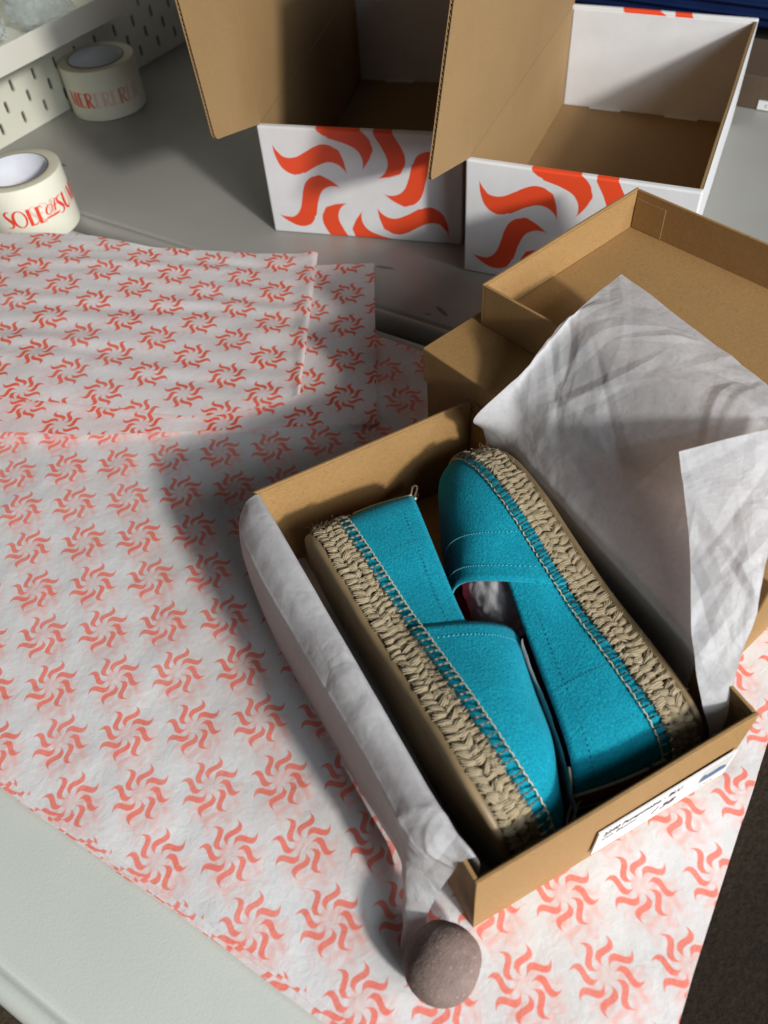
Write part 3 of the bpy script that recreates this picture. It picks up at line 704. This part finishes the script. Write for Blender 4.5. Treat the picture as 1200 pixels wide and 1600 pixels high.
    # lined strip up the back of the heel, bound in cream
    m = MB(); m.grid([[quarter_pt(-0.021+0.042*i/14, 0.10+0.93*j/14, 0.0012) for i in range(15)] for j in range(15)]); o = fixn(emit("heel_strip", m.v, m.f, PINK)); solid(o, 0.0006, 0)
    for e_ in (-0.021, 0.021):
        mm = MB(); mm.tube([quarter_pt(e_, 0.10+0.93*j/14, 0.0018) for j in range(15)], 0.0010, 6); emit("strip_binding", mm.v, mm.f, THREAD, o)
    # cream bound pull loop on the heel
    c0 = quarter_pt(0.0, 1.0); wd_ = 0.0040
    lp = catmull([c0+Vector(q) for q in ((0.0005, 0, -0.010), (-0.0022, 0, -0.001), (-0.0080, 0, 0.0055), (-0.0125, 0, 0.0090), (-0.0120, 0, 0.0118), (-0.0085, 0, 0.0105), (-0.0015, 0, 0.0030), (0.0036, 0, -0.008))], 26)
    m = MB(); m.grid([[p+Vector((0, sy*wd_, 0)) for p in lp] for sy in (-1, -0.33, 0.33, 1)]); o = emit("pull_loop", m.v, m.f, PINK); solid(o, 0.0008, 0)
    for sy in (-1, 1):
        mm = MB(); mm.tube([p+Vector((0, sy*wd_, 0)) for p in lp], 0.00075, 6); emit("loop_binding", mm.v, mm.f, THREAD, o)
    mm = MB(); rim = [quarter_pt((-0.055)+0.11*i/40, 1.0, -0.0022)+ZV*0.0012 for i in range(41)]; mm.tube(rim, 0.0009, 6); emit("heel_binding", mm.v, mm.f, THREAD)
    return root
def in_box(u, v, z): return BOX @ Vector((u, v, z))
LEFT_M = frame(in_box(0.0200, 0.2685, 0.0480), -B2, -ZV, B1)
ph = R(3.6); rx = (B2*math.cos(ph)+B1*math.sin(ph)).normalized(); rz = (-B1*math.cos(ph)+B2*math.sin(ph)).normalized()
RIGHT_M = frame(in_box(0.1648, 0.0085, 0.0480), rx, rz.cross(rx), rz)
sh1 = build_shoe("turquoise espadrille on the left, heel towards the back, braided jute sole against the left wall", LEFT_M, False, random.Random(3))
sh2 = build_shoe("turquoise espadrille on the right, toe towards the back, tissue stuffed in its opening", RIGHT_M, True, random.Random(8))

# ------------------------------------------------------------------ plain tissue in and over the box
def crumpled(name, label_cat, P, mat, M, amp=0.0016, seed=0, wmask=None, thick=0.00012, parent=None, group=None, ncrease=30, cr_amp=0.0014):
    h, wd = len(P), len(P[0]); Q = [[Vector(p) for p in r] for r in P]; V = []; F = []; rg = random.Random(int(seed*10)+1)
    flat = [p for r in Q for p in r]; CR = []
    for _ in range(ncrease):                                # sharp straight creases, each a small tent
        c = flat[rg.randrange(len(flat))]; d = Vector((rg.gauss(0, 1), rg.gauss(0, 1), rg.gauss(0, 1))).normalized(); sd = d.cross(Vector((rg.gauss(0, 1), rg.gauss(0, 1), rg.gauss(0, 1)))).normalized()
        CR.append((c, d, sd, rg.uniform(0.012, 0.050), rg.uniform(0.0022, 0.0085), rg.choice((-1, 1, 1))*rg.uniform(0.3, 1.0)))
    for j in range(h):
        for i in range(wd):
            a = Q[min(j+1, h-1)][i]-Q[max(j-1, 0)][i]; b = Q[j][min(i+1, wd-1)]-Q[j][max(i-1, 0)]; n = b.cross(a)
            n = n.normalized() if n.length > 1e-12 else Vector((0, 0, 1)); p = Q[j][i]
            k = wmask(i/(wd-1), j/(h-1)) if wmask else 1.0
            d = facet(p, 15, seed)*0.9+0.35*facet(p, 40, seed+3)-0.5+0.35*noise.noise(p*13+Vector((seed, 0, 0))); e = 0
            for c, dr, sd, L_, w_, am in CR:
                q = p-c; al = q.dot(dr)
                if abs(al) < L_:
                    ac_ = abs(q.dot(sd)); ww = w_*(1.15-abs(al)/L_)
                    if ac_ < ww: e += am*(1-ac_/ww)*(1-(al/L_)**2)*min(1, ww/0.008)
            V.append(p+n*(d*amp+e*cr_amp)*k)
    for j in range(h-1):
        for i in range(wd-1):
            a = j*wd+i; F.append((a, a+1, a+wd+1, a+wd))
    o = mesh(name, V, F, mat, parent, False)
    if M is not None: o.matrix_world = M
    if label_cat: tag(o, label_cat[0], label_cat[1], group)
    return o
TG = 'plain white tissue around the shoes'
rt_root = thing("tissue_paper", "plain white tissue rising from the right wall and spread over the upturned lid", 'tissue paper', BOX, TG)
# broad sheet: up the inside of the right wall, over the rim, resting on the lid's edge
vs = [0.268, 0.248, 0.218, 0.18, 0.135, 0.09, 0.045]
vo = [0.2950, 0.272, 0.245, 0.212, 0.178, 0.146, 0.116]; vm = [(a+b)/2 for a, b in zip(vs, vo)]
rowsA = [[(0.1795, v-0.004, 0.012) for v in vs],
         [(0.1800, v-0.002, 0.055) for v in vs],
         [(0.1795, v, 0.088) for v in vs],
         [(0.1850 if k else 0.174, v if k else v-0.004, 0.0995+(0.013 if k == 0 else 0.004*(k == 1))) for k, v in enumerate(vs)],
         [(0.199+0.004*(k > 1), v-(0.008 if k == 0 else 0), 0.1225-0.0012*k+0.0012*math.sin(k*1.3)) for k, v in enumerate(vm)],
         [(0.228+0.002*k, v-0.006*(k == 0), 0.1415-0.0014*k+0.001*math.sin(k*2.1+1)) for k, v in enumerate(vo)],
         [(0.251+0.004*k, v+0.003, 0.1568-0.0004*k+0.0008*math.sin(k*1.7)) for k, v in enumerate(vo)],
         [(0.287+0.001*k, v+0.008, 0.1565+0.001*math.sin(k*2.3+2)) for k, v in enumerate(vo)],
         [(0.3185, v+0.010, 0.1495) for v in vo]]
for r_, p_ in zip(rowsA, [(0.1790, 0.266, 0.012), (0.1780, 0.267, 0.055), (0.1720, 0.266, 0.090), (0.1630, 0.2655, 0.108), (0.1900, 0.2655, 0.1265), (0.2128, 0.2669, 0.1410), (0.2320, 0.2680, 0.1560), (0.2735, 0.2850, 0.1575), (0.3165, 0.3040, 0.1495)]): r_[0] = p_
PA = loft(rowsA, 170, 170)
crumpled("back_flap", None, PA, PLAIN_PAPER, None, 0.0013, 2.0, lambda i, j: 0.12+0.88*sstep(0.42, 0.62, j), parent=rt_root, ncrease=60, cr_amp=0.0018)
# narrow flap standing up out of the front right corner
rowsB = [[(0.1705, 0.010, 0.030), (0.1735, 0.0095, 0.030), (0.1765, 0.009, 0.030)],
         [(0.1690, 0.0130, 0.058), (0.1745, 0.0120, 0.060), (0.1790, 0.0125, 0.062)],
         [(0.1660, 0.0240, 0.082), (0.1770, 0.0210, 0.088), (0.1845, 0.0220, 0.093)],
         [(0.1740, 0.0480, 0.104), (0.1915, 0.0440, 0.108), (0.2085, 0.0412, 0.110)],
         [(0.1960, 0.0870, 0.138), (0.2120, 0.0720, 0.141), (0.2270, 0.0590, 0.140)],
         [(0.2140, 0.1270, 0.170), (0.2500, 0.1160, 0.174), (0.2860, 0.1070, 0.173)]]
PB = loft(rowsB, 90, 150)
crumpled("front_flap", None, PB, PLAIN_PAPER, None, 0.0014, 9.0, lambda i, j: 0.2+0.8*sstep(0.35, 0.75, j), parent=rt_root, ncrease=55, cr_amp=0.0018)
# drape over the left wall
def cross(v, k=1.0, top=0.0, dv=0.0):
    return [(0.060, v, 0.0035), (0.012, v, 0.006), (0.0055, v, 0.050), (0.0040, v, 0.086), (0.0005, v+dv*0.2, 0.0975+top), (-0.0110*k, v+dv*0.5, 0.0965+top), (-0.0195*k, v+dv*0.8, 0.0900+top), (-0.0222*k, v+dv*0.9, 0.0850+top), (-0.0248*k, v+dv, 0.064), (-0.0250*k, v+dv, 0.036), (-0.0240*k, v+dv, 0.006)]
secs = [cross(0.2935, 0.72, -0.003, -0.006), cross(0.270, 0.98, 0.0), cross(0.225, 1.08, 0.001), cross(0.175, 1.0, -0.001), cross(0.125, 0.93, 0.001), cross(0.080, 0.84, 0.0), cross(0.045, 0.86, 0.0015)]
secs.append([(0.050, 0.034, 0.004), (0.012, 0.030, 0.008), (0.0065, 0.024, 0.050), (0.0050, 0.021, 0.086), (0.0030, 0.0215, 0.0990), (-0.006, 0.0235, 0.0975), (-0.014, 0.0265, 0.088), (-0.017, 0.0275, 0.080), (-0.0225, 0.0310, 0.050), (-0.0290, 0.0250, 0.026), (-0.0425, 0.0115, 0.0050)])
secs.append([(0.040, 0.022, 0.004), (0.012, 0.018, 0.010), (0.0080, 0.011, 0.050), (0.0070, 0.008, 0.086), (0.0045, 0.0100, 0.0975), (-0.0005, 0.0145, 0.087), (-0.0025, 0.0152, 0.078), (-0.0050, 0.0160, 0.064), (-0.0130, 0.0165, 0.042), (-0.0220, 0.0140, 0.022), (-0.0295, 0.0078, 0.0060)])
PD = loft(secs, 120, 200)
lf = crumpled("tissue_paper", ("plain white tissue folded over the left wall of the shoebox", 'tissue paper'), PD, PLAIN_PAPER, BOX, 0.0019, 5.0, lambda i, j: (0.22+0.9*sstep(0.62, 0.95, j))*sstep(0.3, 0.45, i), group=TG, ncrease=80, cr_amp=0.0018)
# strip standing between the shoes and wads inside them
rowsC = [[(0.094, 0.118, 0.010), (0.090, 0.085, 0.008), (0.082, 0.045, 0.006), (0.070, 0.008, 0.006)],
         [(0.096, 0.116, 0.040), (0.089, 0.083, 0.040), (0.082, 0.044, 0.038), (0.0740, 0.010, 0.034)],
         [(0.103, 0.112, 0.076), (0.0935, 0.078, 0.074), (0.0850, 0.046, 0.070), (0.0745, 0.014, 0.062)]]
crumpled("tissue_strip", ("grey shaded strip of tissue standing between the two shoes", 'tissue paper'), loft(rowsC, 60, 30), PLAIN_PAPER, BOX, 0.0016, 13.0, group=None)
def wad(name, label, M, c, r, seed):
    bm = bmesh.new(); bmesh.ops.create_icosphere(bm, subdivisions=5, radius=1)
    for v in bm.verts:
        n = v.co.normalized(); d = 1+0.10*(facet(n, 1.6, seed)-0.5)+0.10*(facet(n, 4.0, seed+2)-0.4); v.co = Vector((n.x*r[0], n.y*r[1], n.z*r[2]))*d+Vector(c)
    me = bpy.data.meshes.new(name); bm.to_mesh(me); bm.free(); me.polygons.foreach_set('use_smooth', [True]*len(me.polygons))
    o = link(name, me, PLAIN_PAPER); o.matrix_world = M; tag(o, label, 'tissue paper', 'tissue wads stuffed in the shoes')
wad("tissue_wad", "crumpled white tissue stuffed in the toe of the right shoe", RIGHT_M, (0.152, 0.000, SOLE_H+0.030), (0.036, 0.030, 0.0235), 1)
wad("tissue_wad", "crumpled white tissue stuffed in the left shoe, seen in the gap", LEFT_M, (0.170, 0.0, SOLE_H+0.0205), (0.036, 0.034, 0.0175), 6)

# ------------------------------------------------------------------ pebble
def pebble():
    t = NT("purple_grey_stone", 0.78); o = t.coord(); n1 = t.noise(70, o, 5, 0.6); sp = t.noise(520, o, 3, 0.6); s2 = t.noise(900, o, 2)
    c = t.mix(t.ramp(n1, [(0.3, 0.0), (0.7, 1.0)]), (0.150, 0.102, 0.086), (0.225, 0.160, 0.138))
    c = t.mix(t.math('MULTIPLY', t.ramp(sp, [(0.62, 0.0), (0.70, 1.0)]), 0.6), c, (0.42, 0.33, 0.27))
    c = t.mix(t.math('MULTIPLY', t.ramp(s2, [(0.30, 1.0), (0.38, 0.0)]), 0.6), c, (0.07, 0.045, 0.045))
    t.col(c); b = t.bump(sp, 0.5, 0.0008); b = t.bump(s2, 0.4, 0.0006, b); t.bump(n1, 0.3, 0.0012, b); return t.m
bm = bmesh.new(); bmesh.ops.create_icosphere(bm, subdivisions=6, radius=1)
for v in bm.verts:
    n = v.co.normalized(); e = lambda q, p_: math.copysign(abs(q)**p_, q); d = 1+0.05*noise.noise(n*1.3+Vector((2, 5, 1)))+0.014*noise.noise(n*4)+0.004*noise.noise(n*14)-0.018*max(0, noise.noise(n*9+Vector((7, 7, 7)))-0.45)
    v.co = Vector((n.x*0.0218, n.y*0.0208, n.z*0.0178))*d
me = bpy.data.meshes.new("pebble"); bm.to_mesh(me); bm.free(); me.polygons.foreach_set('use_smooth', [True]*len(me.polygons))
pb = link("pebble", me, pebble()); pb.location = (0.0072, 0.0915, 0.0180); pb.rotation_euler = (0, 0, R(35)); tag(pb, "smooth purple grey pebble weighing the tissue down at the shoebox corner", 'pebble')

# ------------------------------------------------------------------ rolls of printed tape
TAPE = simple("cream_paper_tape", (0.74, 0.725, 0.60), 0.5, 30, 0.03, 0.05, 200); TAPE_SIDE = simple("cream_tape_side", (0.60, 0.57, 0.44), 0.7, 25, 0.04)
CARD_CORE = simple("white_card_core", (0.62, 0.63, 0.68), 0.7, 40, 0.05, 0.1); CORE_EDGE = simple("brown_core_edge", (0.16, 0.12, 0.08), 0.8)
RED = simple("red_tape_ink", (0.74, 0.055, 0.03), 0.5, 300, 0.1); FAINT = simple("faint_pink_ink", (0.72, 0.50, 0.42), 0.5, 300, 0.08)
def strip(m, pts, wds, n=26):
    """a pen stroke of changing width, as a strip of quads in the plane"""
    P = catmull([(x, y, 0) for x, y in pts], n) if len(pts) > 2 else [Vector((*pts[0], 0)).lerp(Vector((*pts[1], 0)), i/9) for i in range(10)]
    k = len(P); base = len(m.v)
    for i, p in enumerate(P):
        t = (P[min(i+1, k-1)]-P[max(i-1, 0)]).normalized(); nr = Vector((-t.y, t.x, 0)); f = i/(k-1)*(len(wds)-1); j = min(int(f), len(wds)-2); wv = wds[j]+(wds[j+1]-wds[j])*(f-j)
        m.v += [p+nr*wv/2, p-nr*wv/2]
    for i in range(k-1): m.f.append((base+2*i, base+2*i+1, base+2*i+3, base+2*i+2))
def glyph(m, ch, x, s):
    """poster letters with heavy stems and hairlines; returns the advance"""
    n0 = len(m.v); T, H_ = 0.20, 0.035
    if ch == 'S': strip(m, [(.40, .97), (.22, .98), (.08, .86), (.10, .70), (.26, .50), (.38, .30), (.36, .12), (.20, .02), (.0, .05)], [.03, .07, .14, .17, .2, .17, .12, .07, .03], 40); adv = .50
    elif ch == 'O': 
        P = [(.36+.36*math.cos(R(a)), .5+.49*math.sin(R(a))) for a in range(90, 451, 12)]; strip(m, P, [.05, .14, .2, .14, .05, .09, .13, .09, .05], 60); adv = .82
    elif ch == 'L': strip(m, [(.10, 1), (.10, .0)], [T, T]); strip(m, [(.18, .03), (.34, .04), (.46, .12), (.52, .24)], [.06, .06, .04, .02]); adv = .52
    elif ch == 'E': strip(m, [(.10, 1), (.10, 0)], [T, T]); strip(m, [(.18, .97), (.34, .95), (.44, .84)], [.06, .05, .02]); strip(m, [(.18, .56), (.36, .56)], [H_, H_]); strip(m, [(.18, .03), (.36, .05), (.50, .20)], [.06, .06, .02]); adv = .56
    elif ch == 'R': strip(m, [(.10, 1), (.10, 0)], [T, T]); strip(m, [(.18, .97), (.38, .95), (.46, .76), (.36, .55), (.18, .50)], [.05, .10, .14, .09, .03]); strip(m, [(.26, .50), (.36, .24), (.46, .08), (.60, .0)], [.10, .16, .14, .04]); adv = .62
    elif ch == 'M': strip(m, [(.06, 0), (.12, 1)], [H_, H_]); strip(m, [(.14, 1), (.36, .05)], [T, T]); strip(m, [(.36, .05), (.56, 1)], [H_, H_]); strip(m, [(.62, 1), (.66, 0)], [T, T]); adv = .84
    elif ch == 'o': strip(m, [(.22+.2*math.cos(R(a))+.08*math.sin(R(a)), .58+.26*math.sin(R(a))) for a in range(90, 451, 15)], [.03, .1, .12, .1, .03, .05, .06, .05, .03], 40); adv = .44
    elif ch == 'f': strip(m, [(.42, .96), (.30, .94), (.22, .74), (.14, .36)], [.05, .08, .11, .10]); strip(m, [(.08, .66), (.36, .68)], [.05, .04]); adv = .36
    elif ch == '_': strip(m, [(-.86, .16), (.0, .18)], [.10, .10]); adv = .02
    elif ch == 'U': strip(m, [(.10, 1), (.10, .3), (.30, .02), (.52, .3), (.54, 1)], [T, T, .1, H_, H_], 40); adv = .66
    else: adv = .34
    for i in range(n0, len(m.v)): m.v[i] = Vector((x+m.v[i].x*s, m.v[i].y*s, 0))
    return adv*s
def tape_roll(label, loc, Ro, Ri, h, words, rotz, mats=(TAPE, TAPE_SIDE), group='rolls of printed tape on the back table', le=2.0):
    root = thing("tape_roll", label, 'tape roll', Matrix.Translation(Vector(loc)) @ Matrix.Rotation(rotz, 4, 'Z'), group)
    m = MB(); n = 96; rows = []
    for r, z in ((Ri+0.0018, h-0.0006), (Ro-0.0009, h), (Ro-0.0002, h-0.0004), (Ro, h-0.0012), (Ro, h*0.5), (Ro, 0.0012), (Ro-0.0004, 0.0002), (Ri+0.0018, 0.0002)):
        rows.append([Vector((r*math.cos(2*math.pi*k/n), r*math.sin(2*math.pi*k/n), z)) for k in range(n)])
    m.grid(rows[::-1], True); mi = []
    for j in range(7): mi += [1 if j in (0, 6) else 0]*n
    mi = [(1 if (i//n) in (0, 6, 5) else 0) for i in range(7*n)]
    mesh("tape_winding", m.v, m.f, list(mats), root, True, None, mi)
    m = MB(); rows = [[Vector((r*math.cos(2*math.pi*k/n), r*math.sin(2*math.pi*k/n), z)) for k in range(n)] for r, z in ((Ri, 0.0), (Ri, h+0.0004), (Ri+0.0017, h+0.0004), (Ri+0.0017, 0.0))]
    m.grid(rows, True); mesh("card_core", m.v, m.f, [CARD_CORE, CORE_EDGE], root, True, None, [(1 if (i//n) >= 1 else 0) for i in range(3*n)])
    m = MB(); m.grid([[Vector(((Ro+0.00035+0.0012*max(0, k/8-0.75))*math.cos(le+0.11*k/8), (Ro+0.00035+0.0012*max(0, k/8-0.75))*math.sin(le+0.11*k/8), z)) for k in range(9)] for z in (0.0006, h*0.5, h-0.0004)])
    m.build("loose_end", mats[0], root)
    for text, ang, z, size, mat, dr in words:
        m = MB(); x = 0
        for ch in text: x += glyph(m, ch, x, size) if ch != ' ' else 0.3*size
        rr = Ro+dr
        m.v = [Vector((rr*math.cos(ang+v.x/rr), rr*math.sin(ang+v.x/rr), z+v.y)) for v in m.v]
        m.build("red_lettering" if mat is RED else "faint_lettering", mat, root, True)
    return root
tape_roll("cream tape roll printed SOLE OF in red, at the left beside the printed tissue", (-0.392, 0.946, 0.0006), 0.053, 0.0385, 0.070,
    [("SOLEof_SUMMER", R(-104), 0.026, 0.0205, RED, 0.00022), ("SOE", R(-72), 0.0275, 0.0205, FAINT, 0.00012)], 0.0)
tape_roll("cream tape roll with a ghosted red print, standing in shadow under the shelf", (-0.346, 1.268, 0.0006), 0.054, 0.0385, 0.0675,
    [("MER", R(-141), 0.019, 0.0205, RED, 0.00022), ("ERERER", R(-96), 0.019, 0.0205, FAINT, 0.00012), ("R", R(-58), 0.019, 0.0205, simple("half_faded_ink", (0.60, 0.26, 0.2), 0.5), 0.0002)], 0.0)

# ------------------------------------------------------------------ pegboard with its shelf
PEGW = simple("pegboard_white", (0.68, 0.68, 0.58), 0.45, 6, 0.03); DARK = simple("slot_dark", (0.015, 0.013, 0.01), 0.9)
pd = Vector((0.5841, 0.8117, 0)); pn = Vector((0.8117, -0.5841, 0))
pg = thing("pegboard", "white slotted pegboard standing upright along the left end of the back table", 'pegboard', frame((-0.487, 1.157, 0.0005), pd, pn*-1, ZV))
def pegboard():
    PX, PZ = 0.0205, 0.043; sw, sl = 0.0054, 0.0165; th = 0.004; m = MB(); nseg = 5
    for c in range(-11, 32):
        x = 0.0167+c*PX; z0 = 0.0214+(PZ/2 if c % 2 else 0)
        for r in range(-2, 9):
            zc = z0+r*PZ; zl, zh = max(0.0, zc-PZ/2), zc+PZ/2
            if zh <= 0.001: continue
            hole = []
            for k in range(nseg+1): an = math.pi*k/nseg; hole.append((x+sw/2*math.cos(an), zc+(sl-sw)/2+sw/2*math.sin(an)))
            for k in range(nseg+1): an = math.pi+math.pi*k/nseg; hole.append((x+sw/2*math.cos(an), zc-(sl-sw)/2+sw/2*math.sin(an)))
            if zc-sl/2 < 0.006:                      # the foot strip has no slot
                m.quad((x-PX/2, 0, zl), (x+PX/2, 0, zl), (x+PX/2, 0, zh), (x-PX/2, 0, zh)); continue
            K = len(hole); b = len(m.v)
            outer = []
            for k, (hx, hz) in enumerate(hole):
                dx, dz = hx-x, hz-zc; f = min((PX/2)/abs(dx) if abs(dx) > 1e-6 else 1e9, (PZ/2)/abs(dz) if abs(dz) > 1e-6 else 1e9)
                outer.append((x+dx*f, min(zh, max(zl, zc+dz*f))))
            for (hx, hz) in hole: m.v.append((hx, 0, hz))
            for (ox, oz) in outer: m.v.append((ox, 0, oz))
            for (hx, hz) in hole: m.v.append((hx, th, hz))
            onx = lambda q: abs(abs(q[0]-x)-PX/2) < 1e-7
            for k in range(K):
                k2 = (k+1) % K; A_, C_ = outer[k], outer[k2]; m.f.append((b+k, b+2*K+k, b+2*K+k2, b+k2))
                if onx(A_) != onx(C_):
                    cx = A_[0] if onx(A_) else C_[0]; cz = C_[1] if onx(A_) else A_[1]; q = len(m.v); m.v.append((cx, 0, cz)); m.f.append((b+k, b+k2, b+K+k2, q, b+K+k))
                else: m.f.append((b+k, b+k2, b+K+k2, b+K+k))
    o = m.build("slotted_panel", PEGW, pg, False)
    mm = MB(); mm.box(-0.21, 0.645, th+0.001, th+0.006, 0.001, 0.40); mm.build("backing", DARK, pg, False)
pegboard()
SHM = pg.matrix_world.copy()
sh = thing("pegboard_shelf", "white tray shelf hooked on the pegboard above the tape rolls, holding bags and tape", 'shelf', SHM @ Matrix.Translation(Vector((0, -0.001, 0))))
SHW = simple("shelf_white", (0.66, 0.655, 0.58), 0.45, 8, 0.03)
def rounded(name, x0, x1, y0, y1, z0, z1, par, bw): 
    m = MB(); m.box(x0, x1, y0, y1, z0, z1); return bev(m.build(name, SHW, par, False), bw, 3)
rounded("front_lip", -0.20, 0.192, -0.1225, -0.1195, 0.1290, 0.1585, sh, 0.0012)
rounded("tray_floor", -0.20, 0.190, -0.1192, -0.002, 0.1300, 0.1330, sh, 0.001)
rounded("side_lip", 0.1895, 0.1925, -0.1190, -0.002, 0.1295, 0.1585, sh, 0.001)
def on_shelf(x, y, z=0.1335): return SHM @ Vector((x, y, z))
q = on_shelf(-0.070, -0.066)
tr = tape_roll("plain tan masking tape roll lying on the pegboard shelf", q, 0.046, 0.036, 0.030, [], 0.3, (simple("tan_masking_tape", (0.50, 0.40, 0.22), 0.6, 40, 0.05), simple("tan_tape_side", (0.36, 0.28, 0.16), 0.7)), None)
bagm = NT("clear_plastic_bag", 0.12, (0.62, 0.68, 0.70)); bagm.p.inputs['Transmission Weight'].default_value = 0.55; bagm.p.inputs['IOR'].default_value = 1.2; bagm.p.inputs['Alpha'].default_value = 0.62
def bag(label, c, r, seed):
    bm = bmesh.new(); bmesh.ops.create_icosphere(bm, subdivisions=5, radius=1)
    for v in bm.verts:
        n = v.co.normalized(); f = lambda q_: math.copysign(abs(q_)**0.6, q_); d = 1+0.3*(facet(n, 1.5, seed)-0.5)+0.10*noise.noise(n*4+Vector((seed, 0, 0)))
        v.co = Vector((f(n.x)*r[0], f(n.y)*r[1], max(-1, f(n.z))*r[2]))*d*0.8
    zm = min(v.co.z for v in bm.verts)
    for v in bm.verts: v.co.z -= zm
    me = bpy.data.meshes.new("plastic_bag"); bm.to_mesh(me); bm.free(); me.polygons.foreach_set('use_smooth', [True]*len(me.polygons))
    o = link("plastic_bag", me, bagm.m); o.matrix_world = frame(on_shelf(*c), pd, -pn, ZV); return tag(o, label, 'plastic bag')
bag("crumpled clear plastic bag beside the masking tape on the pegboard shelf", (0.012, -0.040), (0.042, 0.040, 0.034), 3)
b2_ = bag("clear plastic bag with a small teal packet, further along the pegboard shelf", (0.098, -0.062), (0.046, 0.046, 0.030), 8)
m = MB(); m.box(-0.02, 0.02, -0.015, 0.015, 0, 0.008); pk = bev(m.build("teal_packet", simple("teal_card", (0.05, 0.16, 0.17), 0.5), None, False), 0.002); pk.matrix_world = frame(on_shelf(0.046, -0.098), pd, -pn, ZV) @ Matrix.Rotation(0.5, 4, 'Z')
tag(pk, "small dark teal packet lying between the bags on the pegboard shelf", 'packet')

# ------------------------------------------------------------------ behind the right mailer
bx = thing("cardboard_box", "brown cardboard box, shade put into its colour, standing behind the right mailer, a white label low on it", 'cardboard box', frame(TV*-0.42+NV*1.176+ZV*0.0005, TV, NV, ZV))
panel("box_body", 0, 0.62, 0, 0.12, 0, 0.040, kraft_mat("shaded_brown_board", (0.085, 0.055, 0.032), (0.115, 0.075, 0.044), 0.8), bx, seg=0.05, bw=0.001)  # brown board coloured darker to hold the shade behind the mailer
m = MB(); m.box(0.2520, 0.33, -0.0012, -0.0002, 0.001, 0.0125); m.build("white_label", LAB, bx, False)
m = MB()
for k in range(9): m.box(0.262+k*0.005, 0.2645+k*0.005+0.0015*(k % 2), -0.0016, -0.0013, 0.0045, 0.0090)
m.build("printed_bars", GREYINK, bx, False)
NAVY = simple("navy_plastic", (0.004, 0.016, 0.075), 0.45, 20, 0.15, 0.05)
cr = thing("storage_crate", "dark navy plastic storage crate standing behind the brown box", 'crate', frame(TV*-0.75+NV*1.36+ZV*0.0, TV, NV, ZV))
BLK = simple("gap_shade_black", (0.006, 0.006, 0.007), 0.6)
panel("crate_body", 0, 1.05, 0, 0.30, 0.030, 0.42, NAVY, cr, seg=0.2, bw=0.004)
m = MB(); m.box(0.02, 1.03, 0.02, 0.28, -0.70, 0.0295); m.build("gap_shade_base", BLK, cr, False)  # black block standing in for the shaded gap below the crate
for z in (0.044, 0.058, 0.075, 0.092): panel("rib", 0.005, 1.045, -0.006, -0.0005, z, z+0.004, NAVY, cr, seg=0.3, bw=0.001)
